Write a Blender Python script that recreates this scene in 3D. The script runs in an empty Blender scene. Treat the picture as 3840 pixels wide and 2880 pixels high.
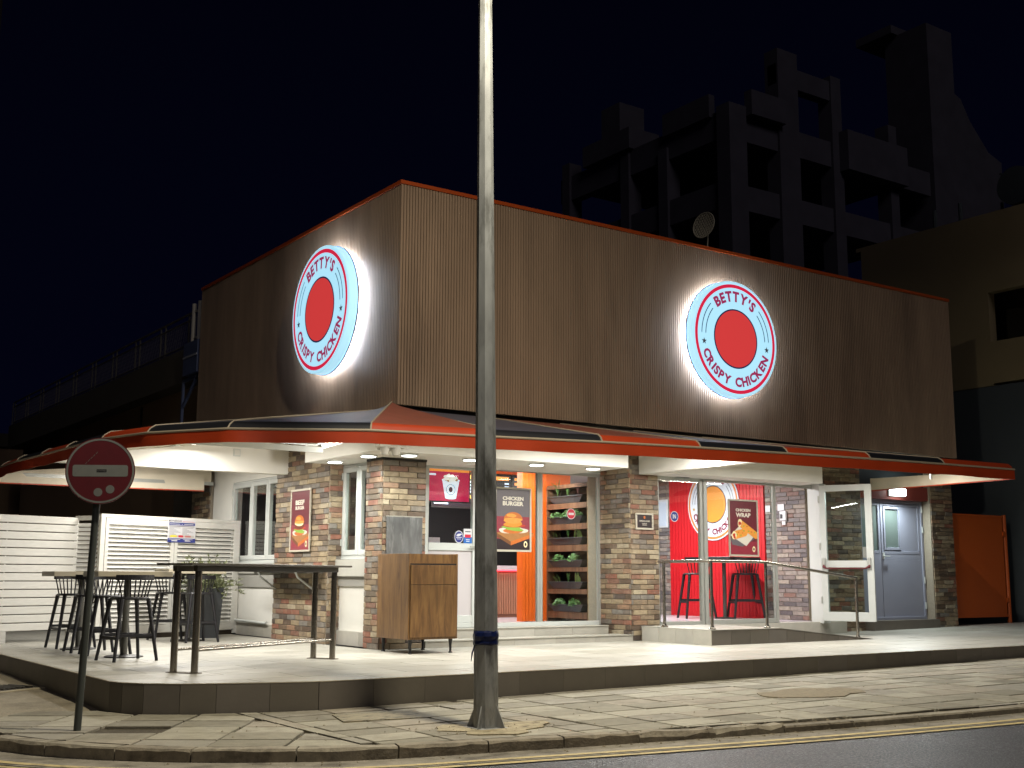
import bpy, bmesh, math, random
from mathutils import Vector, Matrix, noise
random.seed(7)
sc = bpy.context.scene
COL = sc.collection

# ---------------------------------------------------------------- camera
cam_d = bpy.data.cameras.new('camera')
cam_d.sensor_width = 36.0
cam_d.lens = 36.0 * 4459.2 / 3840.0
cam_d.clip_start = 0.1
cam_d.clip_end = 1000.0
cam = bpy.data.objects.new('camera', cam_d)
COL.objects.link(cam)
_t, _r, _y = math.radians(9.2114), math.radians(0.2196), math.radians(55.2543)
_fw = Vector((math.cos(_y) * math.cos(_t), math.sin(_y) * math.cos(_t), math.sin(_t)))
_ri = Vector((math.sin(_y), -math.cos(_y), 0.0))
_up = _ri.cross(_fw)
_ri, _up = _ri * math.cos(_r) + _up * math.sin(_r), _up * math.cos(_r) - _ri * math.sin(_r)
_m = Matrix(((_ri.x, _up.x, -_fw.x, 0.0), (_ri.y, _up.y, -_fw.y, 0.0), (_ri.z, _up.z, -_fw.z, 1.0), (0, 0, 0, 1)))
cam.matrix_world = _m
sc.camera = cam

# ---------------------------------------------------------------- night sky
world = bpy.data.worlds.new('World')
sc.world = world
world.use_nodes = True
_bg = world.node_tree.nodes['Background']
_bg.inputs['Color'].default_value = (0.16, 0.2, 0.95, 1)
_nt = world.node_tree
_tc = _nt.nodes.new('ShaderNodeTexCoord')
_sx = _nt.nodes.new('ShaderNodeSeparateXYZ')
_mr = _nt.nodes.new('ShaderNodeMapRange')
_mr.inputs['From Min'].default_value = 0.0
_mr.inputs['From Max'].default_value = 0.6
_mr.inputs['To Min'].default_value = 0.0058
_mr.inputs['To Max'].default_value = 0.0026
_nt.links.new(_tc.outputs['Generated'], _sx.inputs['Vector'])
_nt.links.new(_sx.outputs['Z'], _mr.inputs['Value'])
_nt.links.new(_mr.outputs['Result'], _bg.inputs['Strength'])

# ---------------------------------------------------------------- faint glow of the town
sun_d = bpy.data.lights.new('sun', 'SUN')
sun_d.energy = 0.17
sun_d.angle = math.radians(20)
sun_d.color = (1.0, 0.92, 0.95)
sun = bpy.data.objects.new('sun', sun_d)
COL.objects.link(sun)
sun.rotation_euler = (math.radians(58), 0, math.radians(-18))

# ---------------------------------------------------------------- picture
sc.view_settings.view_transform = 'Standard'
sc.view_settings.look = 'None'
sc.view_settings.exposure = 0.0
sc.view_settings.gamma = 1.0
sc.view_settings.use_curve_mapping = False
sc.render.engine = 'CYCLES'
sc.cycles.use_denoising = True
try:
    sc.cycles.denoiser = 'OPENIMAGEDENOISE'
except Exception:
    pass
sc.cycles.max_bounces = 8
sc.cycles.transparent_max_bounces = 16
sc.cycles.sample_clamp_indirect = 6.0
sc.cycles.caustics_reflective = False
sc.cycles.caustics_refractive = False


# ================================================================ helpers
def hexc(h):
    h = h.lstrip('#')
    out = []
    for i in (0, 2, 4):
        v = int(h[i:i + 2], 16) / 255.0
        out.append(v / 12.92 if v <= 0.04045 else ((v + 0.055) / 1.055) ** 2.4)
    return tuple(out) + (1.0,)


MATS = {}


def mat(name, col, rough=0.6, metal=0.0, var=0.0, vscale=6.0, bump=0.0, bscale=60.0, emit=0.0, emit_col=None,
        stretch=None, spec=0.5, detail=6.0, coat=0.0, rough_var=0.0, dirt=None):
    if name in MATS:
        return MATS[name]
    if isinstance(col, str):
        col = hexc(col)
    m = bpy.data.materials.new(name)
    m.use_nodes = True
    nt = m.node_tree
    b = nt.nodes['Principled BSDF']
    b.inputs['Base Color'].default_value = col
    b.inputs['Roughness'].default_value = rough
    b.inputs['Metallic'].default_value = metal
    b.inputs['Specular IOR Level'].default_value = spec
    if coat:
        b.inputs['Coat Weight'].default_value = coat
    pos = None
    if var or bump or rough_var or dirt:
        g = nt.nodes.new('ShaderNodeNewGeometry')
        pos = g.outputs['Position']
        if stretch:
            mp = nt.nodes.new('ShaderNodeMapping')
            mp.inputs['Scale'].default_value = stretch
            nt.links.new(pos, mp.inputs['Vector'])
            pos = mp.outputs['Vector']
    colout = None
    if var:
        n = nt.nodes.new('ShaderNodeTexNoise')
        n.inputs['Scale'].default_value = vscale
        n.inputs['Detail'].default_value = detail
        nt.links.new(pos, n.inputs['Vector'])
        mr = nt.nodes.new('ShaderNodeMapRange')
        mr.inputs['From Min'].default_value = 0.3
        mr.inputs['From Max'].default_value = 0.7
        mr.inputs['To Min'].default_value = 1 - var
        mr.inputs['To Max'].default_value = 1 + var
        nt.links.new(n.outputs['Fac'], mr.inputs['Value'])
        vm = nt.nodes.new('ShaderNodeVectorMath')
        vm.operation = 'SCALE'
        vm.inputs[0].default_value = col[:3]
        nt.links.new(mr.outputs['Result'], vm.inputs['Scale'])
        colout = vm.outputs['Vector']
        if rough_var:
            m2 = nt.nodes.new('ShaderNodeMapRange')
            m2.inputs['From Min'].default_value = 0.3
            m2.inputs['From Max'].default_value = 0.7
            m2.inputs['To Min'].default_value = max(0.02, rough - rough_var)
            m2.inputs['To Max'].default_value = min(1.0, rough + rough_var)
            nt.links.new(n.outputs['Fac'], m2.inputs['Value'])
            nt.links.new(m2.outputs['Result'], b.inputs['Roughness'])
    if dirt:
        dc, dscale, lo, hi = dirt
        n2 = nt.nodes.new('ShaderNodeTexNoise')
        n2.inputs['Scale'].default_value = dscale
        n2.inputs['Detail'].default_value = 8
        n2.inputs['Roughness'].default_value = 0.65
        nt.links.new(pos, n2.inputs['Vector'])
        m3 = nt.nodes.new('ShaderNodeMapRange')
        m3.inputs['From Min'].default_value = lo
        m3.inputs['From Max'].default_value = hi
        nt.links.new(n2.outputs['Fac'], m3.inputs['Value'])
        mx = nt.nodes.new('ShaderNodeMix')
        mx.data_type = 'RGBA'
        nt.links.new(m3.outputs['Result'], mx.inputs['Factor'])
        if colout is not None:
            nt.links.new(colout, mx.inputs[6])
        else:
            mx.inputs[6].default_value = col
        mx.inputs[7].default_value = hexc(dc) if isinstance(dc, str) else dc
        colout = mx.outputs[2]
    if colout is not None:
        nt.links.new(colout, b.inputs['Base Color'])
    if bump:
        n3 = nt.nodes.new('ShaderNodeTexNoise')
        n3.inputs['Scale'].default_value = bscale
        n3.inputs['Detail'].default_value = 4
        nt.links.new(pos, n3.inputs['Vector'])
        bp = nt.nodes.new('ShaderNodeBump')
        bp.inputs['Strength'].default_value = bump
        bp.inputs['Distance'].default_value = 0.01
        nt.links.new(n3.outputs['Fac'], bp.inputs['Height'])
        nt.links.new(bp.outputs['Normal'], b.inputs['Normal'])
    if emit:
        e = emit_col if emit_col is not None else col
        if isinstance(e, str):
            e = hexc(e)
        b.inputs['Emission Color'].default_value = e
        b.inputs['Emission Strength'].default_value = emit
    MATS[name] = m
    return m


def mat_ramp(name, cols, rough=0.75, var=0.18, vscale=14.0, bump=0.25, bscale=70.0, blotch=None):
    """Each object takes one of several colours by its own random number."""
    m = bpy.data.materials.new(name)
    m.use_nodes = True
    nt = m.node_tree
    b = nt.nodes['Principled BSDF']
    b.inputs['Roughness'].default_value = rough
    oi = nt.nodes.new('ShaderNodeObjectInfo')
    cr = nt.nodes.new('ShaderNodeValToRGB')
    cr.color_ramp.interpolation = 'CONSTANT'
    el = cr.color_ramp.elements
    while len(el) < len(cols):
        el.new(0.5)
    for i, c in enumerate(cols):
        el[i].position = i / len(cols)
        el[i].color = hexc(c) if isinstance(c, str) else c
    nt.links.new(oi.outputs['Random'], cr.inputs['Fac'])
    g = nt.nodes.new('ShaderNodeNewGeometry')
    ad = nt.nodes.new('ShaderNodeVectorMath')
    ad.operation = 'ADD'
    sc_ = nt.nodes.new('ShaderNodeVectorMath')
    sc_.operation = 'SCALE'
    sc_.inputs[0].default_value = (17.0, 31.0, 11.0)
    nt.links.new(oi.outputs['Random'], sc_.inputs['Scale'])
    nt.links.new(g.outputs['Position'], ad.inputs[0])
    nt.links.new(sc_.outputs['Vector'], ad.inputs[1])
    n = nt.nodes.new('ShaderNodeTexNoise')
    n.inputs['Scale'].default_value = vscale
    n.inputs['Detail'].default_value = 5
    nt.links.new(ad.outputs['Vector'], n.inputs['Vector'])
    mr = nt.nodes.new('ShaderNodeMapRange')
    mr.inputs['From Min'].default_value = 0.3
    mr.inputs['From Max'].default_value = 0.7
    mr.inputs['To Min'].default_value = 1 - var
    mr.inputs['To Max'].default_value = 1 + var
    nt.links.new(n.outputs['Fac'], mr.inputs['Value'])
    vm = nt.nodes.new('ShaderNodeVectorMath')
    vm.operation = 'SCALE'
    nt.links.new(cr.outputs['Color'], vm.inputs[0])
    nt.links.new(mr.outputs['Result'], vm.inputs['Scale'])
    out = vm.outputs['Vector']
    if blotch:
        n2 = nt.nodes.new('ShaderNodeTexNoise')
        n2.inputs['Scale'].default_value = blotch[1]
        n2.inputs['Detail'].default_value = 8
        n2.inputs['Roughness'].default_value = 0.7
        nt.links.new(g.outputs['Position'], n2.inputs['Vector'])
        m3 = nt.nodes.new('ShaderNodeMapRange')
        m3.inputs['From Min'].default_value = blotch[2]
        m3.inputs['From Max'].default_value = blotch[3]
        m3.inputs['To Max'].default_value = blotch[4]
        nt.links.new(n2.outputs['Fac'], m3.inputs['Value'])
        mx = nt.nodes.new('ShaderNodeMix')
        mx.data_type = 'RGBA'
        nt.links.new(m3.outputs['Result'], mx.inputs['Factor'])
        nt.links.new(out, mx.inputs[6])
        mx.inputs[7].default_value = hexc(blotch[0])
        out = mx.outputs[2]
    nt.links.new(out, b.inputs['Base Color'])
    n3 = nt.nodes.new('ShaderNodeTexNoise')
    n3.inputs['Scale'].default_value = bscale
    nt.links.new(ad.outputs['Vector'], n3.inputs['Vector'])
    bp = nt.nodes.new('ShaderNodeBump')
    bp.inputs['Strength'].default_value = bump
    bp.inputs['Distance'].default_value = 0.008
    nt.links.new(n3.outputs['Fac'], bp.inputs['Height'])
    nt.links.new(bp.outputs['Normal'], b.inputs['Normal'])
    MATS[name] = m
    return m


def mat_wood(name, c1, c2, rough=0.45, scale=(9, 9, 0.8)):
    m = bpy.data.materials.new(name)
    m.use_nodes = True
    nt = m.node_tree
    b = nt.nodes['Principled BSDF']
    b.inputs['Roughness'].default_value = rough
    g = nt.nodes.new('ShaderNodeNewGeometry')
    mp = nt.nodes.new('ShaderNodeMapping')
    mp.inputs['Scale'].default_value = scale
    nt.links.new(g.outputs['Position'], mp.inputs['Vector'])
    n = nt.nodes.new('ShaderNodeTexNoise')
    n.inputs['Scale'].default_value = 2.2
    n.inputs['Detail'].default_value = 9
    n.inputs['Roughness'].default_value = 0.62
    n.inputs['Distortion'].default_value = 0.7
    nt.links.new(mp.outputs['Vector'], n.inputs['Vector'])
    cr = nt.nodes.new('ShaderNodeValToRGB')
    cr.color_ramp.elements[0].position = 0.34
    cr.color_ramp.elements[0].color = hexc(c1)
    cr.color_ramp.elements[1].position = 0.66
    cr.color_ramp.elements[1].color = hexc(c2)
    nt.links.new(n.outputs['Fac'], cr.inputs['Fac'])
    nt.links.new(cr.outputs['Color'], b.inputs['Base Color'])
    MATS[name] = m
    return m


def mat_glass(name, tint=(0.93, 0.97, 0.96, 1), refl=0.9, rough=0.0):
    m = bpy.data.materials.new(name)
    m.use_nodes = True
    nt = m.node_tree
    nt.nodes.remove(nt.nodes['Principled BSDF'])
    out = nt.nodes['Material Output']
    tr = nt.nodes.new('ShaderNodeBsdfTransparent')
    tr.inputs['Color'].default_value = tint
    gl = nt.nodes.new('ShaderNodeBsdfGlossy')
    gl.inputs['Roughness'].default_value = rough
    gl.inputs['Color'].default_value = (refl, refl, refl, 1)
    lw = nt.nodes.new('ShaderNodeLayerWeight')
    lw.inputs['Blend'].default_value = 0.5
    pw_ = nt.nodes.new('ShaderNodeMath')
    pw_.operation = 'POWER'
    pw_.inputs[1].default_value = 4.0
    nt.links.new(lw.outputs['Facing'], pw_.inputs[0])
    ma = nt.nodes.new('ShaderNodeMath')
    ma.operation = 'MULTIPLY_ADD'
    ma.inputs[1].default_value = 0.8
    ma.inputs[2].default_value = 0.03
    nt.links.new(pw_.outputs['Value'], ma.inputs[0])
    mx = nt.nodes.new('ShaderNodeMixShader')
    nt.links.new(ma.outputs['Value'], mx.inputs['Fac'])
    nt.links.new(tr.outputs['BSDF'], mx.inputs[1])
    nt.links.new(gl.outputs['BSDF'], mx.inputs[2])
    nt.links.new(mx.outputs['Shader'], out.inputs['Surface'])
    MATS[name] = m
    return m


ORG = {}


class MB:
    def __init__(self):
        self.v, self.f, self.mi = [], [], []

    def face(self, pts, m=0):
        i = len(self.v)
        self.v += [tuple(p) for p in pts]
        self.f.append(tuple(range(i, i + len(pts))))
        self.mi.append(m)

    def mesh(self, vs, fs, m=0):
        i = len(self.v)
        self.v += [tuple(p) for p in vs]
        for f in fs:
            self.f.append(tuple(i + k for k in f))
            self.mi.append(m)

    def box(self, x0, y0, z0, x1, y1, z1, m=0):
        self.mesh([(x0, y0, z0), (x1, y0, z0), (x1, y1, z0), (x0, y1, z0), (x0, y0, z1), (x1, y0, z1), (x1, y1, z1), (x0, y1, z1)],
                  [(0, 3, 2, 1), (4, 5, 6, 7), (0, 1, 5, 4), (1, 2, 6, 5), (2, 3, 7, 6), (3, 0, 4, 7)], m)
        return self

    def bar(self, p0, p1, w, h, upv=(0, 0, 1), m=0):
        """A box running from p0 to p1, w wide and h high."""
        p0, p1 = Vector(p0), Vector(p1)
        d = (p1 - p0).normalized()
        u = Vector(upv)
        s = d.cross(u)
        if s.length < 1e-5:
            s = d.cross(Vector((1, 0, 0)))
        s.normalize()
        u = s.cross(d).normalized()
        s, u = s * (w / 2), u * (h / 2)
        vs = [p0 - s - u, p0 + s - u, p0 + s + u, p0 - s + u, p1 - s - u, p1 + s - u, p1 + s + u, p1 - s + u]
        self.mesh(vs, [(0, 1, 2, 3), (7, 6, 5, 4), (0, 4, 5, 1), (1, 5, 6, 2), (2, 6, 7, 3), (3, 7, 4, 0)], m)
        return self

    def cyl(self, p0, p1, r0, r1=None, n=14, m=0, caps=True, rot=0.0):
        p0, p1 = Vector(p0), Vector(p1)
        r1 = r0 if r1 is None else r1
        d = (p1 - p0).normalized()
        a = d.orthogonal().normalized() if abs(d.z) < 0.999 else Vector((1, 0, 0))
        b = d.cross(a).normalized()
        vs = []
        for p, r in ((p0, r0), (p1, r1)):
            for k in range(n):
                t = 2 * math.pi * k / n + rot
                vs.append(p + (a * math.cos(t) + b * math.sin(t)) * r)
        fs = [(k, (k + 1) % n, n + (k + 1) % n, n + k) for k in range(n)]
        if caps:
            fs += [tuple(range(n))[::-1], tuple(range(n, 2 * n))]
        self.mesh(vs, fs, m)
        return self

    def tube(self, pts, r, n=10, m=0, closed=False):
        pts = [Vector(p) for p in pts]
        rings = []
        N = len(pts)
        prev = None
        for i, p in enumerate(pts):
            if closed:
                d = (pts[(i + 1) % N] - pts[i - 1]).normalized()
            else:
                d = (pts[min(i + 1, N - 1)] - pts[max(i - 1, 0)]).normalized()
            a = d.orthogonal().normalized() if prev is None else (prev - d * prev.dot(d)).normalized()
            prev = a
            b = d.cross(a)
            rr = r[i] if isinstance(r, (list, tuple)) else r
            rings.append([p + (a * math.cos(2 * math.pi * k / n) + b * math.sin(2 * math.pi * k / n)) * rr for k in range(n)])
        vs = [v for ring in rings for v in ring]
        fs = []
        for i in range(N if closed else N - 1):
            j = (i + 1) % N
            for k in range(n):
                fs.append((i * n + k, i * n + (k + 1) % n, j * n + (k + 1) % n, j * n + k))
        if not closed:
            fs += [tuple(range(n))[::-1], tuple((N - 1) * n + k for k in range(n))]
        self.mesh(vs, fs, m)
        return self

    def lathe(self, prof, c, n=24, m=0, axis='z'):
        vs = []
        for r, z in prof:
            for k in range(n):
                t = 2 * math.pi * k / n
                vs.append((c[0] + r * math.cos(t), c[1] + r * math.sin(t), c[2] + z))
        fs = []
        for i in range(len(prof) - 1):
            for k in range(n):
                fs.append((i * n + k, i * n + (k + 1) % n, (i + 1) * n + (k + 1) % n, (i + 1) * n + k))
        fs += [tuple(range(n))[::-1], tuple((len(prof) - 1) * n + k for k in range(n))]
        self.mesh(vs, fs, m)
        return self

    def prism(self, poly, z0, z1, m=0):
        """poly: ccw xy points, z0/z1 numbers or functions of (x, y)."""
        n = len(poly)
        f0 = z0 if callable(z0) else (lambda x, y: z0)
        f1 = z1 if callable(z1) else (lambda x, y: z1)
        vs = [(x, y, f0(x, y)) for x, y in poly] + [(x, y, f1(x, y)) for x, y in poly]
        fs = [tuple(range(n))[::-1], tuple(range(n, 2 * n))] + [(k, (k + 1) % n, n + (k + 1) % n, n + k) for k in range(n)]
        self.mesh(vs, fs, m)
        return self

    def build(self, name, mats, parent=None, smooth=False, bevel=0.0, kind=None, label=None):
        org = ORG.get(parent.name, Vector((0, 0, 0))) if parent else Vector((0, 0, 0))
        me = bpy.data.meshes.new(name)
        me.from_pydata([(v[0] - org.x, v[1] - org.y, v[2] - org.z) for v in self.v], [], self.f)
        if not isinstance(mats, (list, tuple)):
            mats = [mats]
        for mm in mats:
            me.materials.append(mm)
        for p, i in zip(me.polygons, self.mi):
            p.material_index = min(i, len(mats) - 1)
            p.use_smooth = smooth
        bm = bmesh.new()
        bm.from_mesh(me)
        if smooth or bevel:
            bmesh.ops.remove_doubles(bm, verts=bm.verts, dist=1e-5)
        bmesh.ops.recalc_face_normals(bm, faces=bm.faces)
        if bevel:
            es = [e for e in bm.edges if len(e.link_faces) == 2 and e.calc_face_angle(0) > 0.6]
            bmesh.ops.bevel(bm, geom=es, offset=bevel, segments=1, affect='EDGES', clamp_overlap=True)
        bm.to_mesh(me)
        bm.free()
        if smooth:
            me.set_sharp_from_angle(angle=math.radians(40))
        o = bpy.data.objects.new(name, me)
        COL.objects.link(o)
        if parent:
            o.parent = parent
            ORG[o.name] = org
        if kind:
            o['kind'] = kind
        if label:
            o['label'] = label
        return o


def tag(o, label, cat, group=None):
    o['label'] = label
    o['category'] = cat
    if group:
        o['group'] = group
    return o


def thing(name, loc, label=None, cat=None, group=None, kind=None):
    e = bpy.data.objects.new(name, None)
    e.empty_display_size = 0.2
    COL.objects.link(e)
    e.location = loc
    ORG[e.name] = Vector(loc)
    if label:
        tag(e, label, cat, group)
    if kind:
        e['kind'] = kind
    return e


def copy_tree(o, loc=None, rotz=None, label=None, parent=None):
    c = o.copy()
    COL.objects.link(c)
    c.parent = parent
    if loc is not None:
        c.location = loc
    if rotz is not None:
        c.rotation_euler = (0, 0, rotz)
    if label:
        c['label'] = label
    for ch in [k for k in o.children]:
        copy_tree(ch, parent=c)
    return c


def lamp(kind, name, loc, energy, col=(1, 1, 1), parent=None, target=None, size=0.1, angle=120, blend=0.6, size_y=None):
    d = bpy.data.lights.new(name, kind)
    d.energy = energy
    d.color = col
    if kind == 'AREA':
        d.size = size
        if size_y:
            d.shape = 'RECTANGLE'
            d.size_y = size_y
        else:
            d.shape = 'DISK'
    else:
        d.shadow_soft_size = size
    if kind == 'SPOT':
        d.spot_size = math.radians(angle)
        d.spot_blend = blend
    o = bpy.data.objects.new(name, d)
    COL.objects.link(o)
    org = ORG.get(parent.name, Vector((0, 0, 0))) if parent else Vector((0, 0, 0))
    o.location = Vector(loc) - org
    if target is not None:
        o.rotation_euler = (Vector(target) - Vector(loc)).to_track_quat('-Z', 'Y').to_euler()
    if parent:
        o.parent = parent
    return o


_TXT = {}


def text_geo(s, bold=0.0):
    """flat letter mesh: (verts, faces, width, height) at size 1"""
    key = (s, bold)
    if key in _TXT:
        return _TXT[key]
    cu = bpy.data.curves.new('lettering', 'FONT')
    cu.body = s
    cu.size = 1.0
    cu.offset = bold
    cu.resolution_u = 3
    ob = bpy.data.objects.new('lettering', cu)
    COL.objects.link(ob)
    dg = bpy.context.evaluated_depsgraph_get()
    me = bpy.data.meshes.new_from_object(ob.evaluated_get(dg))
    vs = [(v.co.x, v.co.y) for v in me.vertices]
    fs = [tuple(p.vertices) for p in me.polygons]
    bpy.data.objects.remove(ob)
    bpy.data.curves.remove(cu)
    bpy.data.meshes.remove(me)
    if vs:
        x0, x1 = min(v[0] for v in vs), max(v[0] for v in vs)
        y0, y1 = min(v[1] for v in vs), max(v[1] for v in vs)
    else:
        x0 = x1 = y0 = y1 = 0
    vs = [(x - x0, y - y0) for x, y in vs]
    _TXT[key] = (vs, fs, x1 - x0, y1 - y0)
    return _TXT[key]


class Sheet:
    """A flat printed surface: u to the right, v up, n out of the surface towards the viewer."""
    def __init__(self, org, U, V, N):
        self.o, self.U, self.V, self.N = Vector(org), Vector(U).normalized(), Vector(V).normalized(), Vector(N).normalized()
        self.mb = MB()

    def p(self, u, v, n=0.0):
        return self.o + self.U * u + self.V * v + self.N * n

    def poly(self, pts, n, m=0):
        self.mb.face([self.p(u, v, n) for u, v in pts], m)

    def rect(self, u0, v0, u1, v1, n, m=0):
        self.poly([(u0, v0), (u1, v0), (u1, v1), (u0, v1)], n, m)

    def ell(self, cu, cv, ru, rv, n, m=0, k=28, rot=0.0, a0=0.0, a1=2 * math.pi):
        pts = []
        full = abs(a1 - a0) > 6.28
        for i in range(k if full else k + 1):
            t = a0 + (a1 - a0) * i / k
            x, y = ru * math.cos(t), rv * math.sin(t)
            pts.append((cu + x * math.cos(rot) - y * math.sin(rot), cv + x * math.sin(rot) + y * math.cos(rot)))
        self.poly(pts, n, m)

    def ring(self, cu, cv, r0, r1, n, m=0, k=64, a0=0.0, a1=2 * math.pi):
        for i in range(k):
            t0, t1 = a0 + (a1 - a0) * i / k, a0 + (a1 - a0) * (i + 1) / k
            self.poly([(cu + r0 * math.cos(t0), cv + r0 * math.sin(t0)), (cu + r1 * math.cos(t0), cv + r1 * math.sin(t0)),
                       (cu + r1 * math.cos(t1), cv + r1 * math.sin(t1)), (cu + r0 * math.cos(t1), cv + r0 * math.sin(t1))], n, m)

    def blob(self, cu, cv, ru, rv, n, m=0, k=26, amp=0.12, seed=0):
        rd = random.Random(seed)
        ph = [(rd.uniform(0, 6.28), rd.uniform(0.4, 1.0) / (j + 1)) for j in range(4)]
        pts = []
        for i in range(k):
            t = 2 * math.pi * i / k
            f = 1 + amp * sum(a * math.sin((j + 2) * t + q) for j, (q, a) in enumerate(ph))
            pts.append((cu + ru * f * math.cos(t), cv + rv * f * math.sin(t)))
        self.poly(pts, n, m)

    def text(self, s, cu, cv, width, height, n, m=0, bold=0.0):
        vs, fs, w, h = text_geo(s, bold)
        if w <= 0:
            return
        su, sv = width / w, height / h
        self.mb.mesh([self.p(cu + (x - w / 2) * su, cv + (y - h / 2) * sv, n) for x, y in vs], fs, m)

    def arc_text(self, s, cu, cv, radius, a_mid, size, n, m=0, bold=0.0, bottom=False, span=None):
        """letters along a circle; a_mid in radians, size = letter height"""
        geos = [text_geo(ch, bold) if ch != ' ' else None for ch in s]
        cap = text_geo('E', bold)[3]
        ws = [(g[2] / cap * size if g else size * 0.5) + size * 0.16 for g in geos]
        total = sum(ws) / radius
        if span:
            f_ = math.radians(span) / total
            ws = [w_ * f_ for w_ in ws]
            total = math.radians(span)
        a = a_mid + total / 2 if not bottom else a_mid - total / 2
        for g, w in zip(geos, ws):
            da = w / radius
            am = a - da / 2 if not bottom else a + da / 2
            a = a - da if not bottom else a + da
            if g is None:
                continue
            vs, fs, gw, gh = g
            k = size / cap
            r = Vector((math.cos(am), math.sin(am)))
            upv = r if not bottom else -r
            rt = Vector((upv.y, -upv.x))
            base = r * radius
            off = (cap - gh) if s[0] == 'B' and gh < cap * 0.6 else 0.0
            pts = []
            for x, y in vs:
                q = base + rt * ((x - gw / 2) * k) + upv * ((y + off - cap / 2) * k)
                pts.append(self.p(cu + q.x, cv + q.y, n))
            self.mb.mesh(pts, fs, m)

    def star(self, cu, cv, r, n, m=0):
        pts = []
        for i in range(10):
            t = math.pi / 2 + math.pi * i / 5
            q = r if i % 2 == 0 else r * 0.42
            pts.append((cu + q * math.cos(t), cv + q * math.sin(t)))
        self.poly(pts, n, m)

    def build(self, name, mats, parent):
        return self.mb.build(name, mats, parent)


def clip(poly, a, b):
    """keep the part of poly left of the line a -> b"""
    out = []
    ax, ay = a
    dx, dy = b[0] - ax, b[1] - ay
    side = lambda p: dx * (p[1] - ay) - dy * (p[0] - ax)
    for i in range(len(poly)):
        p, q = poly[i], poly[(i + 1) % len(poly)]
        sp, sq = side(p), side(q)
        if sp >= 0:
            out.append(p)
        if (sp >= 0) != (sq >= 0):
            t = sp / (sp - sq)
            out.append((p[0] + t * (q[0] - p[0]), p[1] + t * (q[1] - p[1])))
    return out


def area(poly):
    return 0.5 * sum(poly[i][0] * poly[(i + 1) % len(poly)][1] - poly[(i + 1) % len(poly)][0] * poly[i][1] for i in range(len(poly)))


# ================================================================ materials
M_asphalt = mat('asphalt', '#35363b', 0.5, var=0.5, vscale=55, bump=1.0, bscale=90, dirt=('#46454a', 0.9, 0.45, 0.75), rough_var=0.2)
M_gutter = mat('gutter_concrete', '#8a8478', 0.85, var=0.2, vscale=9, bump=0.6, bscale=60, dirt=('#565148', 2.5, 0.5, 0.7))
M_lane = mat('lane_concrete', '#8f8673', 0.85, var=0.2, vscale=40, bump=0.6, bscale=70, dirt=('#6a6250', 1.6, 0.45, 0.7))
M_yellow = mat('yellow_paint', '#bba976', 0.7, var=0.2, vscale=20, dirt=('#6b665b', 6, 0.55, 0.68))
M_joint = mat('joint_dirt', '#4d4638', 0.95, var=0.3, vscale=20, bump=0.8, bscale=90)
M_slab = mat_ramp('paving_slab', ['#9a9584', '#8b8676', '#a19c8c', '#918c7f', '#827d6d', '#989080'], 0.82, 0.12, 10, 0.5, 60,
                  blotch=('#645c4b', 2.3, 0.5, 0.72, 0.7))
M_kerb = mat_ramp('kerb_stone', ['#8a8170', '#7d7464', '#928a79'], 0.85, 0.18, 12, 0.7, 50, blotch=('#4d463a', 4, 0.5, 0.7, 0.8))
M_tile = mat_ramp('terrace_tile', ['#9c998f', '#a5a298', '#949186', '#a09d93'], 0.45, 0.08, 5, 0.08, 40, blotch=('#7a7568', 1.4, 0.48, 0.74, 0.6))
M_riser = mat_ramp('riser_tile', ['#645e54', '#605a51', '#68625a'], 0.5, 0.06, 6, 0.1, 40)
M_stile = mat_ramp('step_tile', ['#a5a196', '#9f9b91', '#aaa69c'], 0.5, 0.07, 7, 0.1, 40)
M_white = mat('white_render', '#d2d0c8', 0.8, var=0.03, vscale=3, bump=0.12, bscale=120)
M_grey_band = mat('grey_render', '#8d8b84', 0.8, var=0.05, vscale=4)
M_sill = mat('sill_tile', '#a9a79e', 0.5, var=0.06, vscale=5)
M_clad = mat('brown_cladding', '#a08872', 0.5, var=0.14, vscale=2.2, stretch=(1, 1, 0.2), dirt=('#6e5d50', 0.7, 0.5, 0.8))
M_clad_back = mat('groove_shade', '#2a211b', 0.8)  # near-black so the grooves between ribs carry painted shade
M_coping = mat('orange_coping', '#b04a18', 0.45)
M_mortar = mat('mortar', '#8d8373', 0.9, var=0.1, vscale=30)
M_brick = mat_ramp('brick_warm', ['#7e6d58', '#938369', '#564638', '#75644f', '#88785f', '#6b6258', '#7d5342', '#978a73', '#4e433b', '#807059', '#665442', '#8f7f65', '#635748', '#866a53', '#745444', '#706a62'],
                   0.62, 0.22, 16, 0.35, 60, blotch=('#a79e8c', 7, 0.52, 0.75, 0.4))
M_brick_g = mat_ramp('brick_grey', ['#7d716c', '#6b5f5c', '#8d827a', '#5d5657', '#7c5f55', '#85766d', '#6f6766', '#93877c'],
                     0.62, 0.2, 16, 0.35, 60, blotch=('#a69c94', 7, 0.55, 0.78, 0.4))
M_alu = mat('white_aluminium', '#bcbfbb', 0.38, spec=0.5)
M_alu_grey = mat('grey_aluminium', '#a7a8a2', 0.35, metal=0.3)
M_glass = mat_glass('window_glass')
M_frost = mat('frosted_panel', '#b9b3b4', 0.25)
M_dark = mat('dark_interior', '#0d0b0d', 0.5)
M_black = mat('black_plastic', '#151416', 0.42)
M_stool = mat('black_stool_plastic', '#17161a', 0.45)
M_steel = mat('stainless_steel', '#938d83', 0.24, metal=0.92, var=0.05, vscale=4)
M_darksteel = mat('dark_worktop', '#4a443c', 0.35)
M_galv = mat('galvanised_steel', '#9b9d9c', 0.6, metal=0.0, var=0.3, vscale=7, stretch=(1, 1, 0.3), dirt=('#4a4a45', 5, 0.5, 0.7))
M_postgrey = mat('sign_post_grey', '#4b4f4c', 0.5, metal=0.3)
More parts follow.
